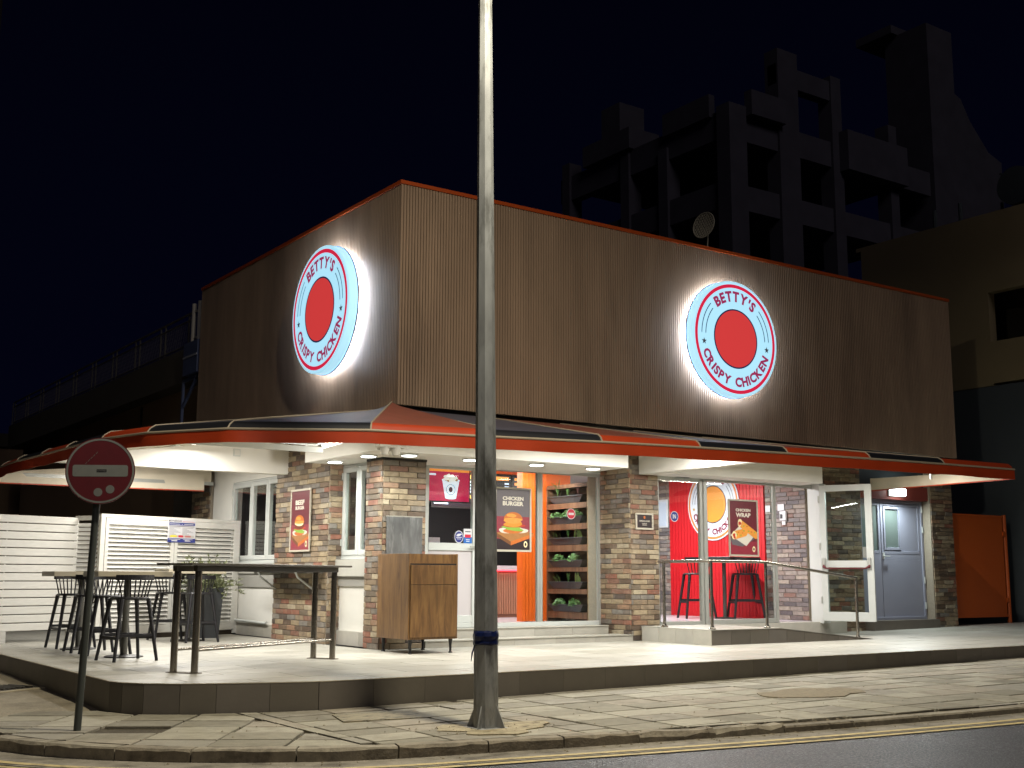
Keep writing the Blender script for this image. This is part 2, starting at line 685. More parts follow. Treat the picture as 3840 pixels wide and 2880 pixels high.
M_awn_o = mat('awning_orange', '#b03a12', 0.55, spec=0.5, var=0.06, vscale=4, bump=0.3, bscale=5)
M_awn_n = mat('awning_navy', '#1c1d22', 0.5, spec=0.4, bump=0.3, bscale=5)
M_awn_o_sheen = mat('awning_orange_sheen', '#8a4a3a', 0.5, spec=0.6, var=0.12, vscale=3, bump=0.3, bscale=5)  # cool light on the sloping top mixed into the orange
M_awn_n_sheen = mat('awning_navy_sheen', '#474b5e', 0.42, spec=0.65, var=0.1, vscale=3, bump=0.3, bscale=5)  # slate tone paints the sign's light onto the navy top
M_awn_c = mat('awning_lining', '#d9cfba', 0.8, var=0.05, vscale=3, bump=0.3, bscale=6)
M_pipe = mat('awning_piping', '#a89b86', 0.6)
M_walnut = mat_wood('cabinet_wood', '#573d25', '#80603a', 0.42, (7, 7, 0.9))
M_walnut2 = mat_wood('shelf_wood', '#563b2b', '#7d5c45', 0.5, (5, 5, 0.7))
M_oak_h = mat_wood('shelf_side_wood', '#6f5636', '#a1834f', 0.5, (0.7, 0.7, 7))
M_orange = mat('orange_panel', '#e8661a', 0.5)
M_red = mat('red_panel', '#c01620', 0.5)
M_slat_w = mat('white_slat', '#cdcbc4', 0.5, var=0.05, vscale=8, stretch=(1, 1, 4))
M_louvre = mat('louvre_slat', '#c9c7c0', 0.45)
M_pot = mat('charcoal_planter', '#3a3d40', 0.55)
M_leaf = mat_ramp('leaf_green', ['#4f5b36', '#65704a', '#3f4a2c'], 0.5, 0.2, 8, 0.1, 40)
M_leaf_v = mat('succulent_green', '#5c8248', 0.45, var=0.25, vscale=25)
M_leaf_y = mat('leaf_edge_yellow', '#a5a55e', 0.45)
M_leaf_p = mat('leaf_pink', '#a07a78', 0.45)
M_soil = mat('soil', '#1d1713', 0.9)
M_signred = mat('sign_red', '#560b14', 0.45, var=0.08, vscale=12)
M_signwhite = mat('sign_white', '#757772', 0.45, var=0.06, vscale=15)
M_tape = mat('blue_tape', '#14204f', 0.35)
M_conc = mat('bare_concrete', '#4f4c56', 0.9, var=0.15, vscale=0.8)
M_conc2 = mat('painted_wall', '#87785b', 0.85, var=0.06, vscale=0.7)
M_conc3 = mat('grey_wall', '#42494f', 0.85, var=0.06, vscale=0.7)
M_rail = mat('rail_grey', '#57534c', 0.6)
M_bgdark = mat('dark_plaster', '#4a453c', 0.9, var=0.1, vscale=0.6)
M_greydoor = mat('grey_door_paint', '#8b8d9b', 0.4, var=0.02, vscale=3)
M_gate = mat('orange_gate_paint', '#c25a20', 0.45)
M_floor_in = mat('indoor_floor', '#b3aab0', 0.25, var=0.03, vscale=4)
M_ceil = mat('indoor_ceiling', '#b5b2ac', 0.9)
M_slate = mat('slate_board', '#5b5b5a', 0.4, var=0.35, vscale=4, stretch=(2.5, 2.5, 0.6), dirt=('#8d8d8a', 3, 0.5, 0.75))


# ================================================================ ground, road, pavement
def z_road(x, y=0):
    x = max(-12.0, min(30.0, x))
    return -0.425 + 0.0122 * x


def z_walk(x, y=0):
    x = max(-12.0, min(30.0, x))
    return -0.312 + 0.0083 * x


def grid_sheet(name, xs, ys, zf, m, kind='structure'):
    mb = MB()
    nx = len(xs)
    vs = [(x, y, zf(x, y)) for y in ys for x in xs]
    fs = [(j * nx + i, j * nx + i + 1, (j + 1) * nx + i + 1, (j + 1) * nx + i) for j in range(len(ys) - 1) for i in range(nx - 1)]
    mb.mesh(vs, fs)
    return mb.build(name, m, kind=kind)


xs = [-300, -12] + [-8 + i * 1.0 for i in range(38)] + [60, 300]
grid_sheet('road', xs, [-300, -20, 0, 4, 8, 12, 40, 300], lambda x, y: z_road(x) - (0.0 if y < 11 else 0.05), M_asphalt)

KERB = [(2.22, 10.62), (2.30, 10.36), (2.45, 9.98), (2.68, 9.62), (2.95, 9.28), (3.27, 8.96), (3.65, 8.66), (4.37, 8.22), (5.38, 7.98), (6.37, 7.73),
        (8.12, 7.34), (10.8, 6.95), (14.0, 6.75), (18.0, 6.6), (26.0, 6.5)]


def resample(poly, step):
    out = [Vector(poly[0])]
    for a, b in zip(poly[:-1], poly[1:]):
        a, b = Vector(a), Vector(b)
        n = max(1, int((b - a).length / step))
        for i in range(1, n + 1):
            out.append(a.lerp(b, i / n))
    return out


def smooth_line(poly, it=3):
    p = [Vector(q) for q in poly]
    for _ in range(it):
        q = [p[0]]
        for a, b in zip(p[:-1], p[1:]):
            q += [a * 0.75 + b * 0.25, a * 0.25 + b * 0.75]
        q.append(p[-1])
        p = q
    return p


def offset_line(pts, d):
    out = []
    for i, p in enumerate(pts):
        t = (pts[min(i + 1, len(pts) - 1)] - pts[max(i - 1, 0)]).normalized()
        out.append(p + Vector((-t.y, t.x)) * d)
    return out


kl = smooth_line(KERB, 3)


def strip(name, line, d0, d1, zf, m, thick=0.0, kind='structure', parent=None):
    a, b = offset_line(line, d0), offset_line(line, d1)
    mb = MB()
    for i in range(len(line) - 1):
        q = [a[i], a[i + 1], b[i + 1], b[i]]
        mb.face([(p.x, p.y, zf(p.x, p.y)) for p in q])
    o = mb.build(name, m, parent=parent)
    if parent is None:
        o['kind'] = kind
    return o


strip('gutter', kl, 0.05, -0.42, lambda x, y: z_road(x) + 0.004, M_gutter)
strip('road_marking', kl, -0.30, -0.375, lambda x, y: z_road(x) + 0.008, M_yellow)
strip('road_marking', kl, -0.47, -0.545, lambda x, y: z_road(x) + 0.008, M_yellow)

# side lane on the left, rising gently away from the street
LANE_X = [-40, -12, -6, -2, 0, 1, 1.7, 2.2, 2.6, 3.1, 3.6, 4.2]


def z_lane(x, y):
    base = -0.29 + 0.0175 * max(0.0, min(y, 40) - 12.0)
    if y < 11.0 and x < 2.4:
        t = max(0.0, min(1.0, (11.0 - y) / 1.6))
        base = base * (1 - t) + (z_road(x) - 0.01) * t
    if x > 2.15 and y < 10.63:
        return -0.6
    if x > 2.3 and y < 12.0:
        base -= 0.045
    return base + 0.006 * noise.noise(Vector((x * 1.3, y * 1.3, 0)))


grid_sheet('lane', LANE_X, [9.0, 9.6, 10.2, 10.62, 11.0, 11.6, 12.3, 13, 14, 15, 16, 17, 18, 20, 24, 30, 60, 200], z_lane, M_lane)

# drain grate in the lane
dg_ = thing('drain_grate', (3.2, 14.2, z_lane(3.2, 14.2)), 'dark metal drain grate set in the side lane at the left edge', 'drain')
_d = MB()
_d.bar((2.35, 13.95, z_lane(2.4, 14) + 0.006), (3.45, 14.5, z_lane(3.4, 14.4) + 0.006), 0.62, 0.012)
_d.build('concrete_collar', mat('pale_concrete', '#a69c84', 0.85, var=0.12, vscale=10), dg_)
_d = MB()
_d.bar((2.45, 14.0, z_lane(2.4, 14) + 0.011), (3.36, 14.455, z_lane(3.4, 14.4) + 0.011), 0.46, 0.012)
_d.build('frame', mat('drain_dark', '#2b2823', 0.6), dg_)
for i in range(15):
    t = (i + 0.5) / 15
    px, py = 2.47 + t * 0.87, 14.01 + t * 0.435
    nx_, ny_ = -0.447, 0.894
    _b = MB()
    zz = z_lane(px, py) + 0.02
    _b.bar((px - nx_ * 0.21, py - ny_ * 0.21, zz), (px + nx_ * 0.21, py + ny_ * 0.21, zz), 0.026, 0.014)
    _b.build('grate_bar', mat('grate_bar_metal', '#4d483f', 0.5, metal=0.4), dg_)

# terrace outline (top edge)
TERR = [(3.52, 30.0), (3.52, 11.78), (3.58, 11.60), (3.72, 11.41), (3.99, 11.19), (4.29, 11.05), (4.75, 10.87), (5.19, 10.73), (17.0, 10.73), (26.0, 10.73)]


def z_terr(x, y=0):
    return 0.012 * max(0.0, x - 17.0)


# pavement bed
walk = MB()
inner = offset_line(kl, 0.14)
poly_line = [(p.x, p.y) for p in inner]
outer = [(3.45, 13.2)] + [(3.45, 11.9)] + TERR[2:]
bed_top = lambda x, y: z_walk(x) - 0.022
n_ = 60
mbw = MB()


def along(poly, t):
    poly = [Vector(p) for p in poly]
    L = [0.0]
    for a, b in zip(poly[:-1], poly[1:]):
        L.append(L[-1] + (b - a).length)
    s = t * L[-1]
    for i in range(len(L) - 1):
        if s <= L[i + 1] or i == len(L) - 2:
            k = (s - L[i]) / max(1e-9, L[i + 1] - L[i])
            return poly[i].lerp(poly[i + 1], max(0, min(1, k)))


xsamp = [3.0 + 0.0 * i for i in range(0)]
rows = []
for i in range(len(kl)):
    p = inner[i]
    # matching outer point: same x to the right of 5.2, else along the chamfer
    if p.x >= 5.2:
        q = Vector((p.x, 10.75))
    else:
        u = (p.x - 2.22) / (5.2 - 2.22)
        q = along([(3.30, 13.0), (3.52, 11.85), (3.74, 11.42), (4.30, 11.07), (5.2, 10.75)], max(0, min(1, u)))
    rows.append((p, q))
for (a, b), (c, d) in zip(rows[:-1], rows[1:]):
    mbw.face([(a.x, a.y, bed_top(a.x, 0)), (c.x, c.y, bed_top(c.x, 0)), (d.x, d.y, bed_top(d.x, 0)), (b.x, b.y, bed_top(b.x, 0))])
pavement = mbw.build('pavement', M_joint, kind='structure')

# paving slabs, each its own piece
rs = random.Random(11)
kin = [(p.x, p.y) for p in offset_line(kl, 0.165)]
tout = [(3.30, 13.4), (3.44, 11.95)] + [(x - 0.02, y - 0.035) for x, y in TERR[2:]]


def nearest_seg(line, c):
    best = None
    for a, b in zip(line[:-1], line[1:]):
        a_, b_ = Vector(a), Vector(b)
        ab = b_ - a_
        t = max(0, min(1, (Vector(c) - a_).dot(ab) / max(1e-9, ab.length_squared)))
        d = (a_ + ab * t - Vector(c)).length
        if best is None or d < best[0]:
            best = (d, a, b)
    return best


def left_of(a, b, c):
    return (b[0] - a[0]) * (c[1] - a[1]) - (b[1] - a[1]) * (c[0] - a[0])


def slab(poly, dz=0.0):
    c = (sum(p[0] for p in poly) / len(poly), sum(p[1] for p in poly) / len(poly))
    d, a, b = nearest_seg(kin, c)
    inside = left_of(a, b, c) > 0
    if not inside and d > 0.3:
        return
    if d < 0.9:
        poly = clip(poly, a, b)
    if len(poly) < 3:
        return
    d2, a2, b2 = nearest_seg(tout, c)
    if left_of(a2, b2, c) > 0 and d2 > 0.3:
        return
    if d2 < 0.9:
        poly = clip(poly, b2, a2)
    if len(poly) < 3 or area(poly) < 0.012:
        return
    tx, ty = rs.uniform(-0.006, 0.006), rs.uniform(-0.006, 0.006)
    h = rs.uniform(-0.004, 0.004) + dz
    zt = lambda x, y: z_walk(x) + h + tx * (x - c[0]) + ty * (y - c[1])
    mb = MB()
    cc = Vector((c[0], c[1]))
    top = [tuple(cc + (Vector(p) - cc) * 0.985) for p in poly]
    n = len(poly)
    vs = [(x, y, z_walk(x) - 0.03) for x, y in poly] + [(x, y, zt(x, y) - 0.006) for x, y in poly] + [(x, y, zt(x, y)) for x, y in top]
    fs = [tuple(range(2 * n, 3 * n))]
    for k in range(n):
        fs.append((k, (k + 1) % n, n + (k + 1) % n, n + k))
        fs.append((n + k, n + (k + 1) % n, 2 * n + (k + 1) % n, 2 * n + k))
    mb.mesh(vs, fs)
    mb.build('paving_slab', M_slab, pavement)


def slab_grid(org, ang, su, sv, nu, nv, keep, miss=0.0, gap=0.008, cuts=()):
    ca, sa = math.cos(ang), math.sin(ang)
    for j in range(nv):
        off = 0.0 if j % 2 == 0 else su * 0.0
        for i in range(nu):
            u0, v0 = i * su + off, j * sv
            cx, cy = org[0] + (u0 + su / 2) * ca - (v0 + sv / 2) * sa, org[1] + (u0 + su / 2) * sa + (v0 + sv / 2) * ca
            if not keep(cx, cy):
                continue
            if rs.random() < miss:
                continue
            g = gap * rs.uniform(0.6, 1.8)
            q = [(u0 + g, v0 + g), (u0 + su - g, v0 + g), (u0 + su - g, v0 + sv - g), (u0 + g, v0 + sv - g)]
            q = [(org[0] + u * ca - v * sa, org[1] + u * sa + v * ca) for u, v in q]
            for c_a, c_b in cuts:
                q = clip(q, c_a, c_b)
                if len(q) < 3:
                    break
            if len(q) >= 3:
                slab(q)


# right of the lamp post: rows along the street, corner: rows turned with the kerb
slab_grid((6.0, 6.2), -0.035, 0.56, 0.40, 27, 13, lambda x, y: 6.2 < x < 19, 0.006, 0.009, [((6.62, 20), (6.62, 0))])
slab_grid((4.0, 7.35), -0.02, 0.56, 0.38, 6, 10, lambda x, y: 4.1 < x < 7.0, 0.02, 0.009, [((4.47, 20), (4.47, 0)), ((6.6, 0), (6.6, 20))])
slab_grid((1.0, 9.75), -0.62, 0.60, 0.40, 10, 16, lambda x, y: x < 4.8 and y < 12.3 and (y - 9.0) > -(x - 2.9) * 1.6, 0.035, 0.012, [((4.44, 0), (4.44, 20))])

# kerb stones
kerb = thing('kerb', (5.0, 8.0, -0.4), kind='structure')
kr = random.Random(5)
acc = [0.0]
for a, b in zip(kl[:-1], kl[1:]):
    acc.append(acc[-1] + (b - a).length)


def k_at(s):
    for i in range(len(acc) - 1):
        if s <= acc[i + 1]:
            t = (s - acc[i]) / max(1e-9, acc[i + 1] - acc[i])
            p = kl[i].lerp(kl[i + 1], t)
            d = (kl[i + 1] - kl[i]).normalized()
            return p, Vector((-d.y, d.x))
    d = (kl[-1] - kl[-2]).normalized()
    return kl[-1], Vector((-d.y, d.x))


s = 0.0
while s < acc[-1] - 0.5:
    L = kr.uniform(0.62, 0.8)
    nsub = 5
    drop = 0.0
    pm, _ = k_at(s + L / 2)
    broken = 6.9 < pm.x < 8.1
    lowered = pm.x >= 8.1
    ring = []
    for i in range(nsub + 1):
        q = s + 0.006 + (L - 0.012) * i / nsub
        p, nrm = k_at(q)
        zt = z_walk(p.x) + 0.004
        ch = 0.014
        if broken:
            zt -= kr.uniform(0.0, 0.02)
            ch = kr.uniform(0.015, 0.045)
        elif lowered:
            zt = max(z_road(p.x) + 0.06, zt - 0.025)
        else:
            zt -= kr.uniform(0, 0.006)
            ch = kr.uniform(0.01, 0.026)
        zb = z_road(p.x) - 0.05
        f = p + nrm * (kr.uniform(0, 0.012) if broken else 0)
        bk = p + nrm * 0.15
        ring.append([(f.x, f.y, zb), (f.x, f.y, zt - ch), (f.x + nrm.x * ch * 0.9, f.y + nrm.y * ch * 0.9, zt), (bk.x, bk.y, zt), (bk.x, bk.y, zb)])
    vs = [v for r_ in ring for v in r_]
    fs = []
    for i in range(nsub):
        for k in range(5):
            fs.append((i * 5 + k, i * 5 + (k + 1) % 5, (i + 1) * 5 + (k + 1) % 5, (i + 1) * 5 + k))
    fs += [tuple(range(5))[::-1], tuple(nsub * 5 + k for k in range(5))]
    mb = MB()
    mb.mesh(vs, fs)
    mb.build('kerb_stone', M_kerb, kerb)
    s += L

# crumbled concrete round the pole foot and rubble by the broken kerb: loose bits nobody counts
rub = MB()
rr_ = random.Random(3)
for i in range(420):
    if i < 120:
        a_, d_ = rr_.uniform(0, 6.28), abs(rr_.gauss(0, 0.28)) + 0.12
        x, y = 5.745 + d_ * math.cos(a_), 8.65 + d_ * math.sin(a_) * 0.8
    elif i < 260:
        x = rr_.uniform(6.2, 8.8)
        p, nrm = min(((q, m_) for q, m_ in [k_at(t * acc[-1] / 200) for t in range(200)]), key=lambda w: abs(w[0].x - x))
        o_ = abs(rr_.gauss(0, 0.1)) - 0.09
        x, y = p.x + nrm.x * o_, p.y + nrm.y * o_
    else:
        x, y = rr_.uniform(2.8, 12), 0
        p, nrm = min(((q, m_) for q, m_ in [k_at(t * acc[-1] / 200) for t in range(200)]), key=lambda w: abs(w[0].x - x))
        o_ = rr_.choice([rr_.uniform(-0.2, -0.01), rr_.uniform(0.2, 2.2)])
        x, y = p.x + nrm.x * o_, p.y + nrm.y * o_
    r_ = rr_.uniform(0.004, 0.014)
    kk, nn = k_at(0)
    d, a, b = nearest_seg([(q.x, q.y) for q in kl], (x, y))
    z = (z_walk(x) + 0.004) if left_of(a, b, (x, y)) > 0 else z_road(x) + 0.006
    vs = [(x + r_ * rr_.uniform(0.6, 1.3) * math.cos(t), y + r_ * rr_.uniform(0.6, 1.3) * math.sin(t), z) for t in (0, 1.6, 3.1, 4.7)]
    vs.append((x, y, z + r_ * rr_.uniform(0.5, 1.1)))
    rub.mesh(vs, [(0, 1, 4), (1, 2, 4), (2, 3, 4), (3, 0, 4)])
ro = rub.build('rubble', mat('rubble_grit', '#857b66', 0.9, var=0.3, vscale=30), kind='stuff')
ro['label'] = 'loose grit and crumbs of concrete on pavement and gutter'
ro['category'] = 'rubble'

# patch of cracked cement at the lamp post foot and a worn cover in the pavement
pt = MB()
pts = []
for i in range(22):
    a_ = 6.283 * i / 22
    r_ = 0.36 * (1 + 0.22 * math.sin(3 * a_ + 1) + 0.12 * math.sin(7 * a_))
    pts.append((5.8 + 1.35 * r_ * math.cos(a_), 8.6 + r_ * math.sin(a_)))
pt.prism(pts, lambda x, y: z_walk(x) - 0.02, lambda x, y: z_walk(x) + 0.010 + 0.006 * noise.noise(Vector((x * 9, y * 9, 0))))
pt.build('cement_patch', mat('cement', '#a2977c', 0.9, var=0.25, vscale=14, bump=0.8, bscale=30, dirt=('#5f5541', 9, 0.56, 0.64)), pavement)
pt = MB()
pt.prism([(4.95, 9.72), (5.75, 9.55), (5.9, 10.12), (5.1, 10.25)], lambda x, y: z_walk(x) - 0.02, lambda x, y: z_walk(x) + 0.009)
pt.build('service_cover', mat('worn_cover', '#8d846c', 0.8, var=0.1, vscale=8, stretch=(1, 3, 1), dirt=('#55503f', 7, 0.5, 0.58)), pavement)
pt = MB()
pt.prism([(10.2 + 0.7 * math.cos(6.283 * i / 16), 9.0 + 0.4 * math.sin(6.283 * i / 16) * (1 + 0.2 * math.sin(i * 2.3))) for i in range(16)], lambda x, y: z_walk(x) - 0.02, lambda x, y: z_walk(x) + 0.008)
pt.build('tar_patch', mat('tar_patch', '#857a63', 0.9, var=0.2, vscale=18, bump=0.6), pavement)

# ================================================================ terrace
mb = MB()
tp = [(3.53, 30.0)] + [(x + 0.012, y + 0.012) for x, y in TERR[1:-2]] + [(17.0, 10.742), (17.0, 15.2), (8.0, 15.2), (8.0, 30.0)]
mb.prism(tp, -0.6, -0.013)
mb.prism([(17.0, 10.742), (26.0, 10.742), (26.0, 15.2), (17.0, 15.2)], -0.6, lambda x, y: z_terr(x) - 0.013)
terrace = mb.build('terrace', mat('terrace_screed', '#3d382e', 0.9), kind='structure')
convex_cut = [((3.525, 40.0), (3.525, 11.78))] + [(TERR[i], TERR[i + 1]) for i in range(1, 7)] + [((5.19, 10.735), (40, 10.735))]


def terr_tile(x0, y0, x1, y1):
    g = 0.0045
    poly = [(x0 + g, y0 + g), (x1 - g, y0 + g), (x1 - g, y1 - g), (x0 + g, y1 - g)]
    for a, b in convex_cut:
        poly = clip(poly, a, b)
        if len(poly) < 3:
            return
    if area(poly) < 0.004:
        return
    m_ = MB()
    m_.prism(poly, lambda x, y: z_terr(x) - 0.014, lambda x, y: z_terr(x))
    m_.build('floor_tile', M_tile, terrace)


j = 0
y = 10.72
while y < 15.1:
    x = 3.5 - (0.6 if j % 2 else 0.0)
    while x < 25.6:
        terr_tile(x, y, min(x + 1.2, 25.9), min(y + 0.6, 15.15))
        x += 1.2
    y += 0.6
    j += 1
y = 15.15
while y < 22.5:
    x = 3.5 - (0.6 if j % 2 else 0.0)
    while x < 7.99:
        terr_tile(x, y, min(x + 1.2, 8.0), y + 0.6)
        x += 1.2
    y += 0.6
    j += 1
# riser tiles along the edge
rl = [Vector(p) for p in TERR]
edge = [Vector((3.52, 24.0))] + rl[1:]


def riser_run(a, b, step):
    L = (b - a).length
    n = max(1, int(round(L / step)))
    d = (b - a) / n
    t = d.normalized()
    nv = Vector((t.y, -t.x))
    for i in range(n):
        p, q = a + d * i + t * 0.0015, a + d * (i + 1) - t * 0.0015
        m_ = MB()
        pr = [(p.x, p.y), (q.x, q.y), (q.x + nv.x * 0.012, q.y + nv.y * 0.012), (p.x + nv.x * 0.012, p.y + nv.y * 0.012)]
        if area(pr) < 0:
            pr = pr[::-1]
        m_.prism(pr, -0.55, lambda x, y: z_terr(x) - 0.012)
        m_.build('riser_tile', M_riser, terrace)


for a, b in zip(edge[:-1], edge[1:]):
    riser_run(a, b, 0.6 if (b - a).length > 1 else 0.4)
# thin bright metal nosing on the edge
mb = MB()
el_ = [Vector(p) for p in TERR]
for a, b in zip(el_[:-1], el_[1:]):
    mb.bar((a.x, a.y, z_terr(a.x) - 0.004), (b.x, b.y, z_terr(b.x) - 0.004), 0.028, 0.008)
mb.build('edge_trim', mat('edge_trim_metal', '#b5ab97', 0.4, metal=0.4), terrace)

# ================================================================ brick piers
_bm = MB()
c_ = 0.06
_bm.mesh([(-.5, .5, -.5), (.5, .5, -.5), (.5, .5, .5), (-.5, .5, .5),
          (-.5, -.25, -.5), (.5, -.25, -.5), (.5, -.25, .5), (-.5, -.25, .5),
          (-.485, -.5, -.44), (.485, -.5, -.44), (.485, -.5, .44), (-.485, -.5, .44)],
         [(8, 9, 10, 11), (4, 5, 9, 8), (5, 6, 10, 9), (6, 7, 11, 10), (7, 4, 8, 11), (0, 4, 7, 3), (1, 2, 6, 5), (0, 1, 5, 4), (3, 7, 6, 2)])


def brick_mesh(m):
    me = bpy.data.meshes.new('brick')
    me.from_pydata(_bm.v, [], _bm.f)
    me.materials.append(m)
    return me


BRICKS = {'w': brick_mesh(M_brick), 'g': brick_mesh(M_brick_g)}
br = random.Random(21)


def brick_face(parent, org, rot, width, z0, z1, kind='w', holes=()):
    """org: lower left corner seen from the front; rot 0 faces -Y, -90 faces -X"""
    ca, sa = math.cos(rot), math.sin(rot)
    po = ORG[parent.name]
    pitch = 0.0805
    nrow = int(round((z1 - z0) / pitch))
    phase = br.uniform(0, 0.12)
    ph = (z1 - z0) / nrow
    offs = [0.0, 0.15]
    for j in range(nrow):
        zc = z0 + (j + 0.5) * ph
        u = -offs[j % 2] - br.choice((0.0, 0.0, 0.0, 0.1)) - phase
        while u < width - 0.01:
            a, b = max(u, 0.0), min(u + 0.30, width)
            u += 0.30
            if b - a < 0.035:
                continue
            if any(h[0] < (a + b) / 2 < h[1] and h[2] < zc < h[3] for h in holes):
                continue
            o = bpy.data.objects.new('brick', BRICKS[kind])
            COL.objects.link(o)
            o.parent = parent
            uc = (a + b) / 2
            out = br.uniform(0.0, 0.004)
            o.location = (org[0] + uc * ca + out * sa - po.x, org[1] + uc * sa - out * ca - po.y, zc - po.z)
            o.rotation_euler = (0, 0, rot)
            o.scale = (b - a - 0.007, 0.026, ph - 0.007)


R90 = -math.pi / 2
# pier with the beef poster, on the side lane face
p = thing('brick_pier', (8.1, 17.3, 0), 'wide brown brick pier carrying the BEEF BURGER poster', 'brick pier', 'brick piers of the restaurant')
MB().box(8.0, 16.36, 0, 8.35, 18.3, 3.3).build('core', M_mortar, p)
brick_face(p, (7.999, 18.3, 0), R90, 1.94, 0.0, 3.22)
brick_face(p, (8.0, 16.358, 0), 0.0, 0.22, 0.0, 2.76)
# corner pier
p = thing('brick_pier', (8.4, 15.0, 0), 'narrow corner brick pier with the slate board, behind the wooden cabinet', 'brick pier', 'brick piers of the restaurant')
MB().box(8.05, 14.80, 0, 8.76, 15.252, 2.63).build('core', M_mortar, p)
brick_face(p, (8.06, 14.798, 0), 0.0, 0.70, 0.0, 2.63)
brick_face(p, (8.048, 15.25, 0), R90, 0.46, 0.0, 2.63)
MB().box(8.04, 14.79, 2.63, 8.77, 15.26, 2.664).build('cap', mat('pier_cap_dark', '#26231f', 0.6), p)
# pillar between the two entrances
p = thing('brick_pier', (12.9, 15.1, 0), 'brick pillar between the two glass entrances, with the opening hours plaque', 'brick pier', 'brick piers of the restaurant')
MB().box(12.60, 14.80, 0, 13.2, 15.9, 3.3).build('core', M_mortar, p)
brick_face(p, (12.6, 14.798, 0), 0.0, 0.60, 0.0, 3.14)
brick_face(p, (12.598, 15.62, 0.0), R90, 0.83, 0.0, 2.76)
# brick wall right of the open door, piece by piece
p = thing('brick_pier', (17.9, 15.2, 0), 'brown brick wall seen through the open glass door', 'brick pier', 'brick piers of the restaurant')
MB().box(17.3, 15.05, 0, 18.62, 15.3, 3.3).build('core', M_mortar, p)
brick_face(p, (17.32, 15.048, 0.22), 0.0, 1.28, 0.0, 3.14)
p = thing('brick_pier', (21.0, 15.1, 0.04), 'dark brick pier between the grey double door and the orange gate', 'brick pier', 'brick piers of the restaurant')
MB().box(20.62, 14.95, 0, 21.35, 15.3, 3.3).build('core', M_mortar, p)
brick_face(p, (20.64, 14.948, 0.05), 0.0, 0.70, 0.0, 2.9)
p = thing('brick_pier', (8.3, 21.8, 0.0), 'slim brick pier behind the white louvre enclosure', 'brick pier', 'brick piers of the restaurant')
MB().box(8.12, 21.6, 0, 8.4, 22.6, 3.0).build('core', M_mortar, p)
brick_face(p, (8.118, 22.58, 1.7), R90, 0.96, 1.7, 2.95)

# ================================================================ restaurant building
rest = thing('restaurant_building', (14.0, 18.5, 0.0), 'corner fast food restaurant with ribbed brown upper facade and orange coping', 'building')
# upper storey box
BX, BY, BT, BB = 8.2, 14.68, 6.72, 3.42
mb = MB()
mb.box(BX + 0.05, BY + 0.05, BB, 21.2, 22.78, BT - 0.03)
mb.build('facade_backing', M_clad_back, rest)
pitch = 0.0488
mb = MB()
x = BX + 0.002
while x < 21.19:
    mb.box(x, BY, BB, x + 0.0345, BY + 0.055, BT - 0.035)
    x += pitch
mb.build('front_cladding_ribs', M_clad, rest, kind='stuff')
mb = MB()
y = BY + pitch
while y < 22.79:
    mb.box(BX, y, BB, BX + 0.055, y + 0.0345, BT - 0.035)
    y += pitch
mb.build('side_cladding_ribs', M_clad, rest, kind='stuff')
mb = MB()
mb.box(BX - 0.02, BY - 0.02, BT - 0.035, 21.23, BY + 0.16, BT + 0.02)
mb.box(BX - 0.02, BY + 0.16, BT - 0.035, BX + 0.16, 22.82, BT + 0.02)
mb.build('coping', M_coping, rest)
mb = MB()
mb.box(21.2, BY + 0.01, BB, 21.235, 22.8, BT - 0.061)
mb.build('corner_trim', mat('corner_trim', '#8d7a66', 0.5), rest)
# ground storey shell
mb = MB()
mb.box(8.15, 18.31, 0.0, 8.34, 21.55, 1.21)
mb.box(8.15, 18.31, 2.66, 8.34, 21.55, 3.35)
mb.box(8.15, 20.62, 1.21, 8.34, 21.55, 2.66)
mb.build('side_wall', M_white, rest)
mb = MB()
mb.box(8.125, 18.31, 0.81, 8.151, 21.5, 1.04)
mb.build('grey_stripe', M_grey_band, rest)
mb = MB()
mb.box(8.10, 18.31, 1.04, 8.152, 21.5, 1.1)
mb.build('sill_ledge', M_sill, rest)
for i in range(5):
    a, b = 18.31 + i * 0.64, 18.31 + (i + 1) * 0.64 - 0.004
    MB().box(8.118, a, 0.0, 8.152, min(b, 21.5), 0.205).build('plinth_tile', M_stile, rest)
# wall beneath the corner window
mb = MB()
mb.box(8.2, 15.26, 0.0, 8.36, 16.36, 1.0)
mb.build('apron_wall', M_white, rest)
MB().box(8.17, 15.26, 0.855, 8.202, 16.355, 1.0).build('grey_stripe', M_grey_band, rest)
MB().box(8.12, 15.26, 1.0, 8.4, 16.355, 1.245).build('sill', M_sill, rest)
for a, b in ((15.262, 15.62), (15.624, 16.354)):
    MB().box(8.165, a, 0.0, 8.203, b, 0.205).build('plinth_tile', M_stile, rest)
# soffit over the corner: flush with the piers, carries the downlights
mb = MB()
mb.prism([(7.53, 16.25), (7.53, 14.03), (11.92, 14.03), (11.92, 15.60), (8.6, 15.60), (8.6, 16.25)], 2.665, 3.06)
mb.build('corner_soffit', M_white, rest)
MB().box(8.05, 14.81, 2.765, 12.59, 16.3, 3.34).build('head_wall', M_white, rest)
# projecting beams under the awning
def taper_beam(a, b, z0, za, zb, w, axis):
    mb = MB()
    if axis == 'x':
        (x0, y), (x1, _) = a, b
        vs = [(x0, y, z0), (x1, y, z0), (x1, y + w, z0), (x0, y + w, z0), (x0, y, za), (x1, y, zb), (x1, y + w, zb), (x0, y + w, za)]
    else:
        (x, y0), (_, y1) = a, b
        vs = [(x, y0, z0), (x + w, y0, z0), (x + w, y1, z0), (x, y1, z0), (x, y0, za), (x + w, y0, za), (x + w, y1, zb), (x, y1, zb)]
    mb.mesh(vs, [(0, 3, 2, 1), (4, 5, 6, 7), (0, 1, 5, 4), (1, 2, 6, 5), (2, 3, 7, 6), (3, 0, 4, 7)])
    mb.build('awning_beam', M_white, rest)


